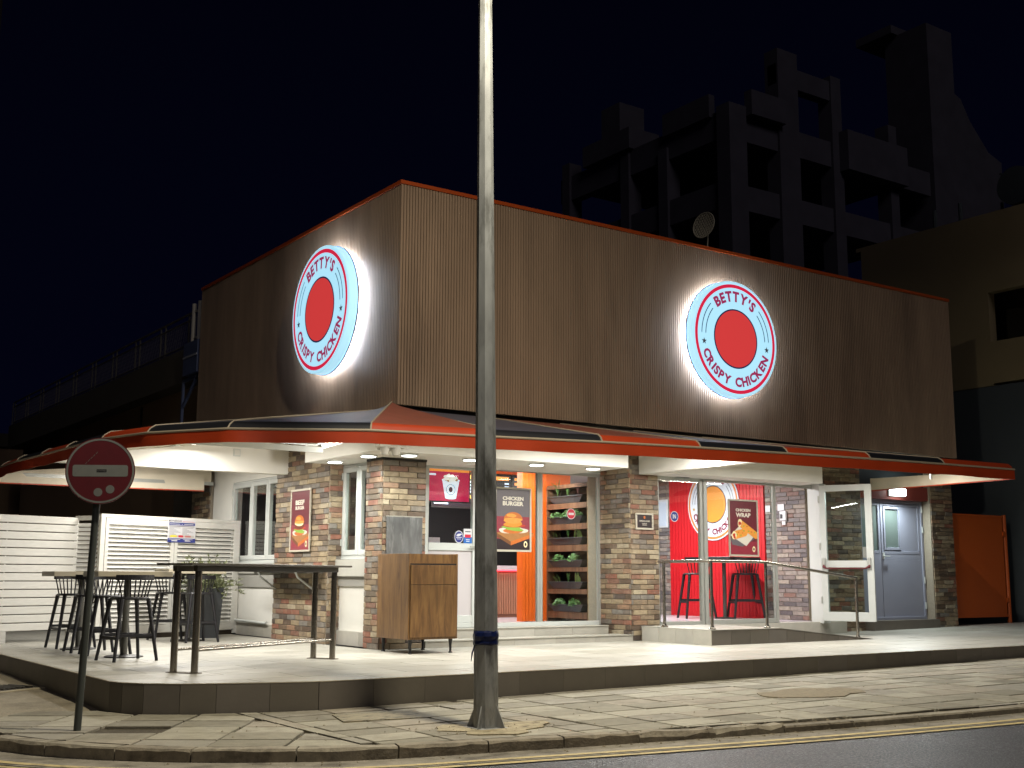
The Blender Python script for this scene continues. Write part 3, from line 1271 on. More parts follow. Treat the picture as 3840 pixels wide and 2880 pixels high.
taper_beam((4.32, 17.86), (8.0, 17.86), 2.62, 2.70, 3.22, 0.18, 'x')
taper_beam((12.75, 12.1), (12.75, 14.74), 2.66, 2.80, 3.22, 0.13, 'y')
MB().box(12.89, 14.28, 2.665, 16.66, 14.83, 3.06).build('entrance_lintel', M_white, rest)
MB().box(13.2, 14.84, 2.705, 17.18, 15.2, 3.1).build('head_wall', M_white, rest)
# slab closing the gap behind awning, above the soffits
MB().box(8.36, 14.83, 3.35, 21.19, 22.7, 3.415).build('storey_slab', mat('slab_dark', '#3a332c', 0.9), rest)
# right hand bay
MB().box(18.63, 15.3, 0, 20.61, 15.42, 3.3).build('bay_wall', M_conc3, rest)
MB().box(18.63, 14.98, 2.535, 20.61, 15.2, 2.80).build('door_header', mat('header_maroon', '#8f4238', 0.6), rest)
MB().box(17.2, 15.06, 2.81, 20.6, 15.29, 3.3).build('header_wall', M_conc3, rest)
MB().box(18.63, 14.85, 0, 20.63, 15.3, 0.205).build('door_step', M_riser, rest)

# interior shell
MB().box(8.38, 15.62, 0.0, 17.2, 22.6, 0.235).build('indoor_floor', M_floor_in, rest)
MB().box(13.22, 14.98, 0.0, 17.2, 15.62, 0.234).build('indoor_floor', M_floor_in, rest)
MB().box(8.37, 15.63, 3.05, 17.2, 22.6, 3.12).build('indoor_ceiling', M_ceil, rest)
MB().box(13.21, 15.21, 2.9, 17.2, 15.63, 3.04).build('indoor_ceiling', M_ceil, rest)
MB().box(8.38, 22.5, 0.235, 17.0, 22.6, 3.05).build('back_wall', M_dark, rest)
MB().box(8.345, 18.3, 1.21, 8.37, 18.6, 2.66).build('reveal', M_white, rest)
MB().box(17.04, 14.95, 0, 17.25, 22.6, 3.1).build('indoor_side_wall', M_mortar, rest)
p = thing('brick_wall', (17.0, 17.0, 0.235), 'grey and plum brick wall inside the right hand entrance', 'brick wall')
MB().box(17.012, 15.0, 0.235, 17.039, 16.0, 3.0).build('core', M_mortar, p)
brick_face(p, (17.01, 16.0, 0.235), R90, 1.0, 0.235, 3.0, 'g')
MB().box(17.012, 18.66, 0.235, 17.039, 20.0, 3.0).build('core', M_mortar, p)
brick_face(p, (17.01, 19.6, 0.235), R90, 0.94, 0.235, 3.0, 'g')
# end wall piece of the entrance, turned towards the street
p2 = thing('white_jamb', (17.1, 14.9, 0.23), 'tall white door jamb beside the open glass door', 'door jamb')
MB().box(17.0, 14.66, 0.2, 17.18, 14.94, 2.70).build('post', M_alu, p2)

# ---------------------------------------------------------------- steps, ramp
mb = MB()
mb.box(8.77, 14.772, -0.02, 12.6, 15.6, 0.088)
steps = thing('entrance_steps', (10.7, 14.8, 0), 'two low grey tiled steps before the corner glass doors', 'steps')
mb.build('lower_core', M_joint, steps)
for i in range(5):
    a, b = 8.77 + i * 0.766, 8.77 + (i + 1) * 0.766 - 0.003
    MB().box(a, 14.76, 0.0, b, 14.773, 0.085).build('riser_tile', M_stile, steps)
    MB().box(a, 14.75, 0.086, b, 15.2, 0.10).build('tread_tile', M_tile, steps)
mb = MB()
mb.box(8.77, 15.212, 0.0, 12.46, 15.75, 0.222)
mb.build('upper_core', M_joint, steps)
for i in range(5):
    a, b = 8.77 + i * 0.738, 8.77 + (i + 1) * 0.738 - 0.003
    MB().box(a, 15.20, 0.1005, b, 15.213, 0.22).build('riser_tile', M_stile, steps)
    MB().box(a, 15.19, 0.221, b, 15.75, 0.235).build('tread_tile', M_tile, steps)

ramp = thing('entrance_ramp', (14.4, 13.9, 0), 'grey tiled ramp and landing with steel handrail at the right entrance', 'ramp')
RX0, RX1, RX2, RY0, RY1, RZ = 12.78, 14.25, 16.42, 13.17, 14.74, 0.23
prof = [(RX0, -0.02), (RX2, -0.02), (RX2, 0.001), (RX1, RZ - 0.012), (RX0, RZ - 0.012)]
mb = MB()
vs = [(x, RY0 + 0.012, z) for x, z in prof] + [(x, RY1, z) for x, z in prof]
mb.mesh(vs, [(0, 1, 2, 3, 4), (9, 8, 7, 6, 5)] + [(k, (k + 1) % 5, 5 + (k + 1) % 5, 5 + k) for k in range(5)])
mb.build('core', M_joint, ramp)
for i in range(4):
    a, b = RY0 + i * 0.392, RY0 + (i + 1) * 0.392 - 0.003
    MB().box(RX0 - 0.012, a, 0.0, RX0, b, RZ - 0.012).build('side_tile', M_stile, ramp)
nt_ = 9
for i in range(nt_):
    a, b = RX0 + i * 0.405, min(RX0 + (i + 1) * 0.405 - 0.004, RX2)
    zf = lambda x: RZ - 0.012 if x <= RX1 else max(0.003, (RZ - 0.012) * (RX2 - x) / (RX2 - RX1))
    mb = MB()
    vs = [(a, RY0, 0), (b, RY0, 0), (b, RY0, zf(b)), (a, RY0, zf(a)), (a, RY0 + 0.012, 0), (b, RY0 + 0.012, 0), (b, RY0 + 0.012, zf(b)), (a, RY0 + 0.012, zf(a))]
    mb.mesh(vs, [(0, 1, 2, 3), (4, 7, 6, 5), (0, 4, 5, 1), (3, 2, 6, 7), (1, 5, 6, 2), (0, 3, 7, 4)])
    mb.build('side_tile', M_riser, ramp)
for i in range(3):
    a, b = RX0 - 0.014 + i * 0.494, RX0 - 0.014 + (i + 1) * 0.494 - 0.003
    MB().box(a, RY0 - 0.004, RZ - 0.011, min(b, RX1), RY1, RZ).build('landing_tile', M_tile, ramp)
mb = MB()
mb.mesh([(RX1, RY0 - 0.004, RZ), (RX2 + 0.05, RY0 - 0.004, 0.004), (RX2 + 0.05, RY1, 0.004), (RX1, RY1, RZ), (RX1, RY0 - 0.004, RZ - 0.01), (RX2 + 0.05, RY0 - 0.004, 0.0005), (RX2 + 0.05, RY1, 0.0005), (RX1, RY1, RZ - 0.01)],
        [(0, 1, 2, 3), (4, 7, 6, 5), (0, 4, 5, 1), (1, 5, 6, 2), (2, 6, 7, 3), (3, 7, 4, 0)])
mb.build('ramp_surface', M_tile, ramp)
# entrance plinth behind the ramp
mb = MB()
mb.box(13.2, 14.745, 0.0, 17.72, 15.2, 0.222)
mb.build('threshold', M_stile, ramp)

hr = thing('handrail', (14.4, 13.3, 0), 'polished steel handrail on four posts round the entrance ramp', 'handrail')
posts = [(12.86, 14.30, RZ), (12.88, 13.26, RZ), (14.06, 13.26, RZ), (16.25, 13.30, 0.012)]
tops = [1.245, 1.245, 1.245, 1.0]
for (x, y, z), t in zip(posts, tops):
    pb = MB().cyl((x, y, z + 0.0), (x, y, t), 0.024, n=14).build('post', M_steel, hr, smooth=True)
    MB().lathe([(0.055, 0.0), (0.055, 0.012), (0.032, 0.03), (0.028, 0.05)], (x, y, z), 20).build('flange', M_steel, pb, smooth=True)
mb = MB()
mb.tube([(12.86, 14.42, 1.245), (12.86, 14.30, 1.248), (12.87, 13.4, 1.248), (12.885, 13.3, 1.248), (12.94, 13.262, 1.248), (13.3, 13.26, 1.248), (13.9, 13.26, 1.248), (14.02, 13.26, 1.245), (14.15, 13.262, 1.235), (16.27, 13.30, 1.0)], 0.024, 12)
mb.build('top_rail', M_steel, hr, smooth=True)

# ================================================================ windows and doors
def frame_y(parent, x0, x1, z0, z1, y, w=0.06, d=0.07, m=None, name='frame'):
    mb = MB()
    mb.box(x0, y, z0, x0 + w, y + d, z1)
    mb.box(x1 - w, y, z0, x1, y + d, z1)
    mb.box(x0 + w, y, z1 - w, x1 - w, y + d, z1)
    mb.box(x0 + w, y, z0, x1 - w, y + d, z0 + w)
    return mb.build(name, m or M_alu, parent, bevel=0.004)


def frame_x(parent, y0, y1, z0, z1, x, w=0.06, d=0.07, m=None, name='frame'):
    mb = MB()
    mb.box(x, y0, z0, x + d, y0 + w, z1)
    mb.box(x, y1 - w, z0, x + d, y1, z1)
    mb.box(x, y0 + w, z1 - w, x + d, y1 - w, z1)
    mb.box(x, y0 + w, z0, x + d, y1 - w, z0 + w)
    return mb.build(name, m or M_alu, parent, bevel=0.004)


# corner window, two casements on the lane side
w = MB().box(8.21, 15.255, 1.25, 8.30, 16.358, 1.275)
w = w.build('window', M_alu, rest)
frame_x(w, 15.255, 16.358, 1.275, 2.66, 8.215, 0.035, 0.08)
for y0, y1 in ((15.29, 15.80), (15.81, 16.32)):
    frame_x(w, y0, y1, 1.31, 2.62, 8.205, 0.075, 0.06, name='casement')
    MB().box(8.232, y0 + 0.075, 1.385, 8.238, y1 - 0.075, 2.545).build('pane', M_glass, w)
for z in (1.45, 2.45):
    MB().box(8.192, 16.33, z, 8.206, 16.35, z + 0.10).build('hinge', M_alu, w)
MB().box(8.23, 15.26, 2.66, 8.3, 16.356, 2.759).build('window_head', M_white, rest)
# three leaf window on the lane side
w = MB().box(8.11, 18.31, 1.205, 8.26, 20.62, 1.235).build('window', M_alu, rest)
frame_x(w, 18.311, 20.62, 1.235, 2.66, 8.16, 0.04, 0.08)
for y0, y1 in ((18.36, 19.0), (19.01, 19.70), (19.71, 20.57)):
    frame_x(w, y0, y1, 1.275, 2.62, 8.145, 0.075, 0.06, name='casement')
    MB().box(8.172, y0 + 0.075, 1.35, 8.178, y1 - 0.075, 2.545).build('pane', M_glass, w)
for z in (1.42, 2.42):
    MB().box(8.132, 20.575, z, 8.15, 20.6, z + 0.1).build('hinge', M_alu, w)

# corner glazing
d1 = frame_y(rest, 9.16, 10.10, 0.236, 2.70, 15.50, 0.075, 0.06, name='glass_door')
MB().box(9.235, 15.502, 1.39, 10.025, 15.556, 1.505).build('mid_rail', M_alu, d1, bevel=0.004)
MB().box(9.235, 15.502, 0.312, 10.025, 15.556, 0.42).build('bottom_rail', M_alu, d1, bevel=0.004)
MB().box(9.235, 15.525, 1.505, 10.025, 15.531, 2.624).build('pane', M_glass, d1)
MB().box(9.235, 15.525, 0.42, 10.025, 15.531, 1.39).build('frosted_panel', M_frost, d1)
mb = MB().cyl((10.065, 15.50, 1.455), (10.065, 15.45, 1.455), 0.012, n=10)
mb.bar((10.07, 15.45, 1.455), (9.95, 15.45, 1.455), 0.018, 0.022)
mb.build('handle', M_alu_grey, d1)
MB().box(10.03, 15.494, 1.49, 10.09, 15.501, 1.58).build('lock_plate', M_alu, d1)
MB().box(8.77, 15.50, 0.236, 9.155, 15.56, 2.759).build('wall_panel', M_white, rest)
MB().box(9.155, 15.505, 2.70, 12.56, 15.56, 2.759).build('transom', M_alu, rest)
g1 = frame_y(rest, 10.11, 11.31, 0.236, 2.70, 15.505, 0.05, 0.05, M_alu_grey, 'glass_panel')
MB().box(10.16, 15.525, 0.286, 11.26, 15.531, 2.65).build('pane', M_glass, g1)
g2 = frame_y(rest, 11.315, 12.55, 0.236, 2.70, 15.505, 0.05, 0.05, M_alu_grey, 'glass_panel')
MB().box(11.365, 15.525, 0.286, 12.50, 15.531, 2.65).build('pane', M_glass, g2)
MB().box(10.13, 15.498, 0.236, 12.5, 15.504, 0.30).build('threshold_bar', M_alu, rest)

# right entrance glazing
e1 = frame_y(rest, 13.2, 14.25, 0.224, 2.70, 14.84, 0.06, 0.06, M_alu_grey, 'glass_panel')
MB().box(13.26, 14.865, 0.284, 14.19, 14.871, 2.64).build('pane', M_glass, e1)
MB().box(13.21, 14.834, 2.60, 14.18, 14.841, 2.70).build('door_closer_rail', M_alu, e1)
mb = MB().box(13.62, 14.76, 2.66, 13.78, 14.82, 2.705)
mb.cyl((13.80, 14.79, 2.682), (13.9, 14.79, 2.682), 0.03, n=12)
mb.build('sensor', M_black, e1)
e2 = frame_y(rest, 14.265, 16.03, 0.224, 2.70, 14.82, 0.075, 0.06, M_alu_grey, 'glass_panel')
MB().box(14.34, 14.845, 0.299, 15.955, 14.851, 2.625).build('pane', M_glass, e2)
MB().box(16.03, 14.83, 2.62, 17.0, 14.9, 2.70).build('door_head', M_alu_grey, rest)

# the open glass door, hinged at the jamb and swung out
od = thing('open_door', (17.05, 14.62, 0.24), 'white framed glass door standing open over the ramp end', 'door')
ang = math.radians(-66)
ddx, ddy = math.cos(ang), math.sin(ang)


def dpt(u, z, n=0.0):
    return (16.97 + ddx * u + ddy * n, 14.64 + ddy * u - ddx * n, z)


DW = 0.94


def dbox(mb, u0, u1, z0, z1, n0, n1, m=0):
    vs = [dpt(u0, z0, n0), dpt(u1, z0, n0), dpt(u1, z0, n1), dpt(u0, z0, n1), dpt(u0, z1, n0), dpt(u1, z1, n0), dpt(u1, z1, n1), dpt(u0, z1, n1)]
    mb.mesh(vs, [(0, 3, 2, 1), (4, 5, 6, 7), (0, 1, 5, 4), (1, 2, 6, 5), (2, 3, 7, 6), (3, 0, 4, 7)], m)


mb = MB()
z0, z1 = 0.245, 2.66
dbox(mb, 0, 0.11, z0, z1, -0.025, 0.025)
dbox(mb, DW - 0.12, DW, z0, z1, -0.025, 0.025)
dbox(mb, 0.11, DW - 0.12, z1 - 0.11, z1, -0.025, 0.025)
dbox(mb, 0.11, DW - 0.12, z0, z0 + 0.16, -0.025, 0.025)
mb.build('frame', M_alu, od, bevel=0.004)
mb = MB()
dbox(mb, 0.11, DW - 0.12, 1.19, 1.31, -0.022, 0.022)
mb.build('mid_rail', M_alu, od)
mb = MB()
dbox(mb, 0.11, DW - 0.12, 1.31, z1 - 0.11, -0.003, 0.003)
mb.build('pane', M_glass, od)
mb = MB()
dbox(mb, 0.11, DW - 0.12, z0 + 0.16, 1.19, -0.003, 0.003)
mb.build('pane', M_glass, od)
mb = MB()
mb.tube([dpt(0.06, 1.23, 0.03), dpt(0.06, 1.2, 0.08), dpt(0.12, 1.17, 0.10), dpt(DW - 0.14, 1.17, 0.10), dpt(DW - 0.07, 1.2, 0.08), dpt(DW - 0.07, 1.23, 0.03)], [0.03, 0.026, 0.013, 0.013, 0.026, 0.03], 10)
mb.build('push_bar', M_signred, od, smooth=True)
for u in (0.06, DW - 0.07):
    mb = MB()
    dbox(mb, u - 0.03, u + 0.03, 1.16, 1.36, 0.026, 0.07)
    mb.build('bar_bracket', M_alu_grey, od, bevel=0.01)
mb = MB()
dbox(mb, DW - 0.19, DW - 0.125, 1.36, 1.55, 0.004, 0.006)
mb.build('notice', M_signwhite, od)
for z in (0.55, 1.5, 2.35):
    mb = MB().cyl(dpt(-0.012, z, 0.02), dpt(-0.012, z + 0.12, 0.02), 0.016, n=10)
    mb.build('hinge', M_alu_grey, od)

# grey double door
gd = thing('grey_double_door', (19.6, 15.0, 0.205), 'grey metal double door with frosted upper panes under the lit bulkhead lamp', 'door')
frame_y(gd, 18.64, 20.60, 0.207, 2.53, 15.12, 0.05, 0.10, M_greydoor)
for i, (a, b) in enumerate(((18.70, 19.30), (19.32, 20.54))):
    lf = MB().box(a, 15.15, 0.215, b, 15.19, 1.36).build('leaf_panel', M_greydoor, gd, bevel=0.003)
    MB().box(a, 15.15, 1.362, b, 15.19, 1.47).build('leaf_rail', M_greydoor, lf)
    frame_y(lf, a, b, 1.472, 2.475, 15.148, 0.06, 0.045, M_greydoor, 'upper_frame')
    if i == 0:
        MB().box(a + 0.06, 15.17, 1.532, b - 0.06, 15.176, 2.415).build('frosted_pane', mat('frosted_green', '#5f6a66', 0.35), lf)
    else:
        frame_y(lf, a + 0.08, a + 0.60, 1.55, 2.40, 15.142, 0.05, 0.03, M_greydoor, 'inner_frame')
        MB().box(a + 0.08, 15.172, 1.55, a + 0.60, 15.178, 2.40).build('frosted_pane', MATS['frosted_green'], lf)
        MB().box(a + 0.62, 15.165, 1.532, b - 0.06, 15.171, 2.415).build('blank_panel', M_greydoor, lf)
mb = MB().box(19.34, 15.13, 1.38, 19.38, 15.152, 1.5)
mb.bar((19.36, 15.10, 1.43), (19.50, 15.10, 1.43), 0.02, 0.02)
mb.cyl((19.36, 15.15, 1.43), (19.36, 15.09, 1.43), 0.011, n=8)
mb.build('handle', M_alu, gd)
for z in (0.4, 0.9, 1.9, 2.3):
    MB().box(20.555, 15.10, z, 20.585, 15.125, z + 0.13).build('hinge', M_alu, gd)

bl = thing('bulkhead_lamp', (19.6, 14.9, 2.62), 'bright white bulkhead lamp glowing above the grey double door', 'lamp')
MB().box(19.36, 14.945, 2.595, 19.84, 14.979, 2.76).build('housing', M_alu, bl)
MB().box(19.38, 14.88, 2.60, 19.82, 14.944, 2.745).build('diffuser', mat('bulkhead_glow', (0.8, 0.95, 0.95, 1), 0.4, emit=14.0, emit_col=(0.82, 1.0, 0.98, 1)), bl, bevel=0.02)
lamp('AREA', 'bulkhead_light', (19.6, 14.86, 2.6), 60, (0.88, 1.0, 1.0), bl, (19.6, 14.2, 1.3), 0.4, size_y=0.12)

# orange gate
og = thing('orange_gate', (22.5, 15.2, 0.06), 'plain orange metal gate with a round post at the far right', 'gate')
MB().box(21.42, 15.18, 0.20, 23.42, 15.22, 2.34).build('panel', M_gate, og, bevel=0.004)
MB().box(21.42, 15.165, 0.20, 23.42, 15.18, 0.25).build('frame_rail', M_gate, og)
MB().box(21.42, 15.165, 2.29, 23.42, 15.18, 2.34).build('frame_rail', M_gate, og)
MB().cyl((23.52, 15.2, 0.05), (23.52, 15.2, 2.36), 0.045, n=14).build('post', M_gate, og, smooth=True)
for z in (0.5, 1.9):
    MB().box(23.40, 15.16, z, 23.5, 15.2, z + 0.1).build('hinge', M_gate, og)

# ================================================================ awning
aw = thing('awning', (8.5, 13.0, 2.6), 'long awning of alternating orange and navy panels wrapping the corner', 'awning')
L_F = [(4.15, 21.4), (4.13, 20.42), (4.10, 19.2), (4.17, 18.0), (4.22, 16.83), (4.27, 15.3), (4.53, 14.3), (5.16, 13.3)]
CORN = (6.59, 12.43)
R_F = [(8.16, 12.11), (9.57, 11.76), (11.04, 11.5), (12.53, 11.33), (14.05, 11.13), (15.6, 11.0), (17.22, 10.9)]
APEX = (7.98, 14.45)
AZ, FZ, BZ, VZ = 3.40, 2.70, 3.34, 2.55


def wall_pt_l(p):
    return (8.12, max(p[1], 14.7))


def wall_pt_r(p, last=False):
    return (p[0] + (1.15 if last else 0.0), 14.6)


def awn_panel(name, f0, f1, b0, b1, zb0, zb1, m):
    """front edge f0-f1 rises as a short lip, then slopes to the wall b0-b1"""
    top, bot = MB(), MB()
    n = 8
    rows_ = []
    for prof_t, z_kind in ((0.0, 'a'), (0.012, 'b'), (0.03, 'c'), (0.06, 'd'), (0.3, 'e'), (0.6, 'f'), (1.0, 'g')):
        row = []
        for i in range(n + 1):
            u = i / n
            f = Vector(f0).lerp(Vector(f1), u)
            b = Vector(b0).lerp(Vector(b1), u)
            zb = zb0 + (zb1 - zb0) * u
            q = f.lerp(b, prof_t)
            if z_kind == 'a':
                z = FZ
            elif z_kind == 'b':
                z = FZ + 0.06
            elif z_kind == 'c':
                z = FZ + 0.105
            else:
                t = (prof_t - 0.03) / 0.97
                sag = -0.035 * math.sin(math.pi * u) * math.sin(math.pi * min(1, t * 1.2)) if t > 0 else 0
                z = FZ + 0.105 + (zb - FZ - 0.105) * t + sag
            row.append((q.x, q.y, z))
        rows_.append(row)
    for mbx, dz in ((top, 0.0), (bot, -0.012)):
        vs = [(x, y, z + dz) for r_ in rows_ for x, y, z in r_]
        fs = [(j * (n + 1) + i, j * (n + 1) + i + 1, (j + 1) * (n + 1) + i + 1, (j + 1) * (n + 1) + i) for j in range(len(rows_) - 1) for i in range(n)]
        mbx.mesh(vs, fs)
    top.mi = [0 if i < 2 * n else 1 for i in range(len(top.f))]  # lip in plain fabric colour, slope in the light-tinted one
    o = top.build(name, [m, M_awn_o_sheen if m is M_awn_o else M_awn_n_sheen], aw, smooth=True)
    bot.build('lining', M_awn_c, o, smooth=True)
    # piping along both side seams
    mbp = MB()
    mbp.tube([(x, y, z + 0.004) for x, y, z in [r_[0] for r_ in rows_]], 0.011, 6)
    mbp.build('seam_piping', M_pipe, o, smooth=True)
    return o


cols = [M_awn_n, M_awn_o]
seq = L_F
k = 0
for a, b in zip(L_F[:-1], L_F[1:]):
    awn_panel('fabric_panel', a, b, wall_pt_l(a), wall_pt_l(b), BZ, BZ, cols[k % 2])
    k += 1
# k == 7 -> last orange was even; corner navy then corner orange
awn_panel('fabric_panel', L_F[-1], CORN, wall_pt_l(L_F[-1]), APEX, BZ, AZ, M_awn_n)
awn_panel('fabric_panel', CORN, R_F[0], APEX, (8.2, 14.6), AZ, AZ - 0.02, M_awn_o)
k = 0
for i, (a, b) in enumerate(zip(R_F[:-1], R_F[1:])):
    awn_panel('fabric_panel', a, b, wall_pt_r(a), wall_pt_r(b, i == len(R_F) - 2), BZ, BZ, cols[k % 2])
    k += 1
# valance: hanging strip, gently wavy at the foot
front = [Vector(p) for p in L_F] + [Vector(CORN)] + [Vector(p) for p in R_F]
fine = []
for a, b in zip(front[:-1], front[1:]):
    for i in range(10):
        fine.append(a.lerp(b, i / 10))
fine.append(front[-1])
off = offset_line(fine, -0.012)
for nm, d, m_ in (('valance', -0.014, M_awn_o), ('valance_lining', -0.004, M_awn_c)):
    ln = offset_line(fine, d)
    mb = MB()
    vs = []
    for i, p in enumerate(ln):
        wv = 0.012 * math.sin(i * 0.9) + 0.008 * math.sin(i * 0.37 + 1)
        nrm = (fine[min(i + 1, len(fine) - 1)] - fine[max(i - 1, 0)]).normalized()
        nv = Vector((nrm.y, -nrm.x))
        for t in (0, 0.5, 1.0):
            q = p + nv * (wv * t * t)
            vs.append((q.x, q.y, FZ - 0.004 + (VZ - FZ) * t + 0.004 * math.sin(i * 0.5) * t))
    fs = []
    for i in range(len(ln) - 1):
        for j in range(2):
            fs.append((i * 3 + j, (i + 1) * 3 + j, (i + 1) * 3 + j + 1, i * 3 + j + 1))
    mb.mesh(vs, fs)
    mb.build(nm, m_, aw, smooth=True)
mb = MB()
mb.tube([(p.x, p.y, FZ + 0.004) for p in offset_line(fine, -0.012)], 0.016, 8)
mb.build('front_piping', M_pipe, aw, smooth=True)
# side valances at both ends: cream with orange hem
for nm, a, b, za, zb in (('end_valance', (17.22, 10.9), (18.37, 14.6), VZ, 2.62), ('end_valance', (4.15, 21.4), (7.9, 21.4), 2.52, 2.54)):
    a, b = Vector(a), Vector(b)
    n = 14
    d = (b - a).normalized()
    nv = Vector((d.y, -d.x))
    mb = MB()
    vs = []
    for i in range(n + 1):
        t = i / n
        q = a.lerp(b, t)
        wv = 0.012 * math.sin(i * 1.1)
        zt = FZ + (0.32 if nm == 'end_valance' else 0) * t * 0.5
        zz = za + (zb - za) * t
        q2 = q + nv * wv
        vs += [(q.x, q.y, zt), (q2.x, q2.y, zz + 0.02), (q2.x, q2.y, zz)]
    mb.mesh(vs, [(i * 3 + j, (i + 1) * 3 + j, (i + 1) * 3 + j + 1, i * 3 + j + 1) for i in range(n) for j in range(1)])
    o = mb.build(nm, M_awn_c, aw, smooth=True)
    mb = MB()
    mb.mesh(vs, [(i * 3 + 1, (i + 1) * 3 + 1, (i + 1) * 3 + 2, i * 3 + 2) for i in range(n)])
    mb.build('hem', M_awn_o, o)
# far end roller box seen under the left awning
_ep = MB()
_ep.mesh([(4.5, 21.45, 2.72), (8.05, 21.45, 2.72), (8.05, 21.62, 2.72), (4.5, 21.62, 2.72), (4.5, 21.45, 2.74), (8.05, 21.45, 3.12), (8.05, 21.62, 3.12), (4.5, 21.62, 2.74)],
         [(0, 3, 2, 1), (4, 5, 6, 7), (0, 1, 5, 4), (1, 2, 6, 5), (2, 3, 7, 6), (3, 0, 4, 7)])
_ep.build('end_panel', M_awn_c, aw)
MB().box(4.45, 21.40, 2.66, 8.08, 21.46, 2.72).build('end_bar', M_alu_grey, aw)
# folding arm and tube behind the front valance
arm = MB()
arm.bar((4.75, 14.45, 2.66), (6.75, 14.04, 2.615), 0.05, 0.07)
arm.build('front_bar', M_alu, aw)
arm = MB()
arm.tube([(5.3, 14.33, 2.74), (5.8, 14.22, 2.71), (6.65, 14.05, 2.68), (6.74, 14.03, 2.72)], 0.018, 8)
arm.build('support_tube', M_alu, aw, smooth=True)
arm = MB()
arm.bar((6.72, 14.05, 2.66), (7.52, 14.6, 2.90), 0.04, 0.06)
arm.build('folding_arm', M_alu, aw)
arm = MB()
arm.bar((16.9, 12.2, 2.62), (16.9, 12.2, 2.85), 0.03, 0.03)
arm.build('hanger', M_alu, aw)
# ================================================================ lights of the place and added fill battens
def downlight(x, y, label):
    t = thing('downlight', (x, y, 2.645), label, 'downlight', 'round downlights in the corner soffit')
    MB().lathe([(0.125, 0.018), (0.125, 0.004), (0.105, -0.004), (0.105, 0.0)], (x, y, 2.647), 28).build('rim', M_alu, t, smooth=True)
    MB().lathe([(0.103, 0.004), (0.10, -0.007)], (x, y, 2.647), 28).build('lens', MATS.get('downlight_glow') or mat('downlight_glow', (1, 1, 1, 1), 0.4, emit=14.0, emit_col=(0.93, 1.0, 0.97, 1)), t)
    lamp('SPOT', 'downlight_beam', (x, y, 2.62), 75, (0.92, 1.0, 0.98), t, (x - 0.02, y - 0.05, 0), 0.09, 155, 0.9)
    return t


downlight(7.78, 15.76, 'lit downlight beside the BEEF BURGER pier, farthest along the lane side')
downlight(7.77, 14.70, 'lit downlight above the two casement corner window')
downlight(8.17, 14.26, 'lit downlight just right of the twin floodlight, above the corner pier')
downlight(9.20, 14.30, 'lit downlight above the glass door, half hidden by the lamp post')
downlight(10.40, 14.34, 'lit downlight above the middle mullion of the corner glazing')
downlight(11.46, 14.32, 'lit downlight nearest the brick pillar, above the plant shelf')

fl = thing('twin_floodlight', (7.7, 13.96, 2.7), 'grey box with two rounded flood lamps at the corner of the soffit', 'floodlight')
MB().box(7.50, 13.90, 2.70, 7.92, 14.028, 2.92).build('housing', mat('flood_grey', '#b5b1a6', 0.5), fl, bevel=0.01)
for i, (x, y) in enumerate(((7.62, 13.96), (7.79, 13.96))):
    MB().lathe([(0.03, -0.13), (0.05, -0.115), (0.062, -0.06), (0.064, 0.0)], (x, y, 2.72), 20).build('flood_head', MATS['flood_grey'], fl, smooth=True)
lamp('SPOT', 'flood_beam_lane', (7.30, 13.80, 2.50), 200, (1.0, 0.96, 0.89), fl, (4.6, 17.0, 0.2), 0.10, 150, 0.5)
lamp('SPOT', 'flood_beam_street', (7.90, 13.60, 2.46), 110, (1.0, 0.96, 0.9), fl, (10.5, 12.3, -0.4), 0.10, 150, 0.5)

# unseen fill battens added under the awning to even out the terrace light
def batten(p0, p1, e, label):
    p0, p1 = Vector(p0), Vector(p1)
    c = (p0 + p1) / 2
    t_ = thing('fill_batten', c, label, 'lamp', 'added fill battens under the awning')
    MB().bar(p0 + Vector((0, 0, 0.03)), p1 + Vector((0, 0, 0.03)), 0.07, 0.04).build('housing', M_alu, t_)
    MB().bar(p0, p1, 0.05, 0.018).build('diffuser', MATS.get('fill_batten_glow') or mat('fill_batten_glow', (1, 0.95, 0.85, 1), 0.4, emit=3.0, emit_col=(1, 0.94, 0.82, 1)), t_)
    o_ = lamp('AREA', 'fill_batten_light', c + Vector((0, 0, -0.02)), e * 1.15, (1.0, 0.97, 0.92), t_, None, (p1 - p0).length, size_y=0.10)
    o_.rotation_euler = (0, 0, math.atan2(p1.y - p0.y, p1.x - p0.x))


batten((9.85, 13.1, 2.90), (12.75, 13.0, 2.90), 150, 'slim added fill light batten under the awning before the corner entrance')
batten((13.4, 12.75, 2.86), (17.0, 12.55, 2.86), 150, 'slim added fill light batten under the awning before the right entrance')
batten((6.05, 14.3, 2.90), (6.3, 17.6, 2.98), 185, 'slim added fill light batten under the awning above the bar tables')
batten((6.3, 18.3, 2.98), (6.3, 20.6, 2.98), 130, 'slim added fill light batten under the awning near the louvre doors')
batten((7.0, 13.05, 2.84), (8.9, 12.75, 2.84), 50, 'slim added fill light batten under the awning at the street corner')

# indoor ceiling lights
def ceil_light(x, y, sx, sy, e, col, label, z=3.04):
    t = thing('ceiling_light', (x, y, z), label, 'ceiling light', 'indoor ceiling lights')
    MB().box(x - sx / 2 - 0.03, y - sy / 2 - 0.03, z - 0.02, x + sx / 2 + 0.03, y + sy / 2 + 0.03, z - 0.001).build('frame', M_alu, t)
    MB().box(x - sx / 2, y - sy / 2, z - 0.028, x + sx / 2, y + sy / 2, z - 0.021).build('diffuser', MATS.get('panel_glow') or mat('panel_glow', (1, 1, 1, 1), 0.4, emit=6.0), t)
    lamp('AREA', 'panel_light', (x, y, z - 0.04), e, col, t, (x, y, 0), sx, size_y=sy)


